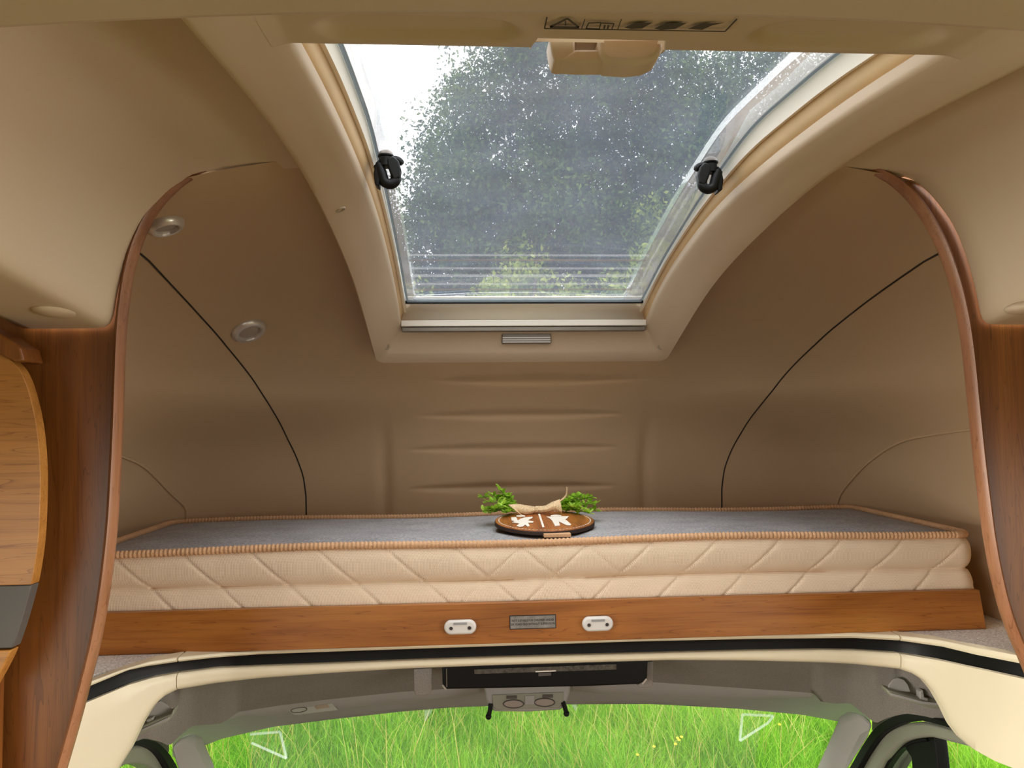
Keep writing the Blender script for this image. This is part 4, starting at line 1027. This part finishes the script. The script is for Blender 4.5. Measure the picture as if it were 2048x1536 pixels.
# ------------------------------------------------------------------ outdoors
G = -ZC
MB().add([(-40, -8, G), (40, -8, G), (40, 60, G), (-40, 60, G)], [(0, 1, 2, 3)]).build('ground', M['soil'], kind='structure', label='green meadow ground', cat='ground')
def np_mesh(name, V, F, mat, parent=None, **kw_):
    V = np.asarray(V, dtype=np.float64); F = np.asarray(F, dtype=np.int32)
    base = np.array([(V[:, 0].min()+V[:, 0].max())/2, (V[:, 1].min()+V[:, 1].max())/2, V[:, 2].min()])
    me = bpy.data.meshes.new(name); me.vertices.add(len(V)); me.vertices.foreach_set('co', (V-base).ravel())
    k = F.shape[1]; me.loops.add(F.size); me.loops.foreach_set('vertex_index', F.ravel())
    me.polygons.add(len(F)); me.polygons.foreach_set('loop_start', np.arange(0, F.size, k, dtype=np.int32)); me.polygons.foreach_set('loop_total', np.full(len(F), k, dtype=np.int32))
    me.update(calc_edges=True); me.validate(); me.materials.append(mat)
    o = bpy.data.objects.new(name, me); COL.objects.link(o); b = base+np.array([0, 0, ZC]); WORLD[o.name] = b
    if parent: o.parent = parent; o.location = b-WORLD[parent.name]
    else: o.location = b
    return tag(o, **kw_)
RG = np.random.default_rng(7)
def grass(n, x0, x1, y0, y1, hmin, hmax, wmin, wmax):
    x = RG.uniform(x0, x1, n); y = RG.uniform(y0, y1, n)
    cl = np.sin(x*2.1+1)*np.sin(y*1.7+.5)+np.sin(x*5.3+y*3.1)*.5
    h = RG.uniform(hmin, hmax, n)*(1+.25*cl); w = RG.uniform(wmin, wmax, n)
    a = RG.uniform(0, 2*PI, n); lean = RG.uniform(.05, .75, n)*h; b = RG.uniform(0, 2*PI, n)
    dx, dy = np.cos(a)*w/2, np.sin(a)*w/2; lx, ly = np.cos(b)*lean, np.sin(b)*lean
    z = np.full(n, G)
    def pt(t, k, drop): return np.stack([x+lx*t**2+dx*k, y+ly*t**2+dy*k, z+h*(t-drop)], 1)
    V = np.stack([pt(0, -1, 0), pt(0, 1, 0), pt(.45, -.9, 0), pt(.45, .9, 0), pt(.8, -.6, .03), pt(.8, .6, .03), pt(1.0, 0, .12)], 1).reshape(-1, 3)
    i = np.arange(n)[:, None]*7
    F = np.concatenate([i+np.array([[0, 1, 3]]), i+np.array([[0, 3, 2]]), i+np.array([[2, 3, 5]]), i+np.array([[2, 5, 4]]), i+np.array([[4, 5, 6]])])
    return V, F
V, F = grass(210000, -3.6, 5.4, 4.8, 9.4, .16, .46, .0025, .0075)
np_mesh('meadow_grass', V, F, M['grass'], label='tall bright green meadow grass beyond the windscreen', cat='grass', kind='stuff')
V, F = grass(3600, -3.4, 5.0, 5.0, 9.2, .4, .75, .003, .006)
np_mesh('seeding_grass', V, F, M['seed'], label='straw-coloured seeding grass stalks scattered in the meadow', cat='grass', kind='stuff')
fl = MB()
rg = random.Random(9)
for px, py in ((1355, 1476), (1348, 1484), (1352, 1472), (1305, 1489), (1360, 1470), (1272, 1505), (1556, 1445)):
    p = onZ(px, py, G+.4); t = thing('buttercup', (p[0], p[1], G), 'yellow buttercup standing in the meadow grass', 'flower', 'buttercups in the meadow')
    MB().tube([(p[0], p[1], G), (p[0]+.01, p[1], G+.38)], .002, 5).build('stem', M['stem'], t)
    MB().lathe((p[0]+.01, p[1], G+.38), (0, -.3, 1), [(.001, 0), (.008, .003), (.011, .008), (.010, .009), (.001, .005)], 10).build('petals', M['flower'], t)

def leaves(centers, radii, per, L0, L1, aspect=.5, flat=1.0):
    c = np.repeat(centers, per, 0); r = np.repeat(radii, per, 0); n = len(c)
    d = RG.normal(size=(n, 3)); d /= np.linalg.norm(d, axis=1)[:, None]; d *= RG.uniform(0, 1, (n, 1))**.45
    p = c+d*r[:, None]*np.array([1, 1, flat])
    L = RG.uniform(L0, L1, n)[:, None]
    u = RG.normal(size=(n, 3)); u /= np.linalg.norm(u, axis=1)[:, None]
    w = np.cross(u, RG.normal(size=(n, 3))); w /= np.linalg.norm(w, axis=1)[:, None]
    nn = np.cross(u, w)
    V = np.stack([p-u*L*.5, p+w*L*aspect*.5+nn*L*.08, p+u*L*.5, p-w*L*aspect*.5+nn*L*.08], 1).reshape(-1, 3)
    i = np.arange(n)[:, None]*4
    F = np.concatenate([i+np.array([[0, 1, 2]]), i+np.array([[0, 2, 3]])]); return V, F
def tree(x, y, h, rx, rz, zc, ncl, per, lab_, mat, cat='tree', rcl=(.35, .7), leaf=(.06, .11), seed=1, name='tree', grp='trees beyond the meadow'):
    rg = np.random.default_rng(seed)
    t = thing(name, (x, y, G), lab_, cat, grp)
    trunk = spline([(x, y, G), (x+.1, y, G+h*.3), (x-.05, y+.1, G+h*.6), (x+.05, y, G+h*.92)], 14)
    tk = MB().tube(trunk, list(np.linspace(.20, .03, 14)*h/9), 9).build('trunk', M['bark'], t)
    d = rg.normal(size=(ncl, 3)); d /= np.linalg.norm(d, axis=1)[:, None]; d *= rg.uniform(0, 1, (ncl, 1))**.36
    cen = np.array([x, y, G+zc])+d*np.array([rx, rx*.8, rz])
    bm_ = MB()
    for k in range(min(26, ncl)):
        e = cen[k]; zst = np.clip(e[2]-.35*np.linalg.norm(e[:2]-np.array([x, y])), G+h*.15, G+h*.85); s = (zst-G)/(h*.92)
        q0 = trunk[int(np.clip(s*13, 0, 13))]
        bm_.tube(spline([q0, (q0+e)/2+np.array((0, 0, .15)), e], 7), list(np.linspace(.05, .010, 7)), 5)
    bm_.build('branches', M['bark'], t, kind='stuff')
    V, F = leaves(cen, rg.uniform(rcl[0], rcl[1], ncl), per, leaf[0], leaf[1])
    np_mesh('foliage', V, F, mat, t, kind='stuff')
tree(2.1, 13.4, 10.8, 3.0, 4.2, 6.4, 470, 360, 'tall broad tree filling the middle of the skylight view', M['treeleaf'], seed=3)
tree(-2.9, 14.2, 8.0, 2.3, 3.2, 4.6, 240, 300, 'lower broad tree rising at the edge of the skylight under open sky', M['treeleaf'], seed=5)
tree(6.4, 14.6, 10.5, 2.9, 4.2, 6.2, 300, 260, 'tall broad tree behind the pane rim with bright sky gaps', M['treeleaf'], seed=8)
tree(-.6, 15.6, 9.0, 2.2, 3.6, 5.0, 260, 260, 'dim broad tree standing behind and between the two front trees', M['treeleaf'], seed=12)
for i, (x, y, h, r, lab_) in enumerate(((-1.6, 11.6, 5.3, 1.1, 'yellow-green hedge bush below the lower broad tree'), (.9, 11.4, 5.5, 1.2, 'yellow-green hedge bush in front of the tall middle trunk'), (3.0, 11.5, 6.1, 1.3, 'tallest yellow-green hedge bush, brightest crown over the skylight seal'), (5.2, 11.8, 5.6, 1.2, 'yellow-green hedge bush at the foot of the tree with sky gaps'))):
    tree(x, y, h, r, h*.42, h*.55, 150, 220, lab_, M['hedgeleaf'], 'bush', (.25, .5), (.07, .12), 20+i, 'hedge_bush', 'hedge bushes before the trees')
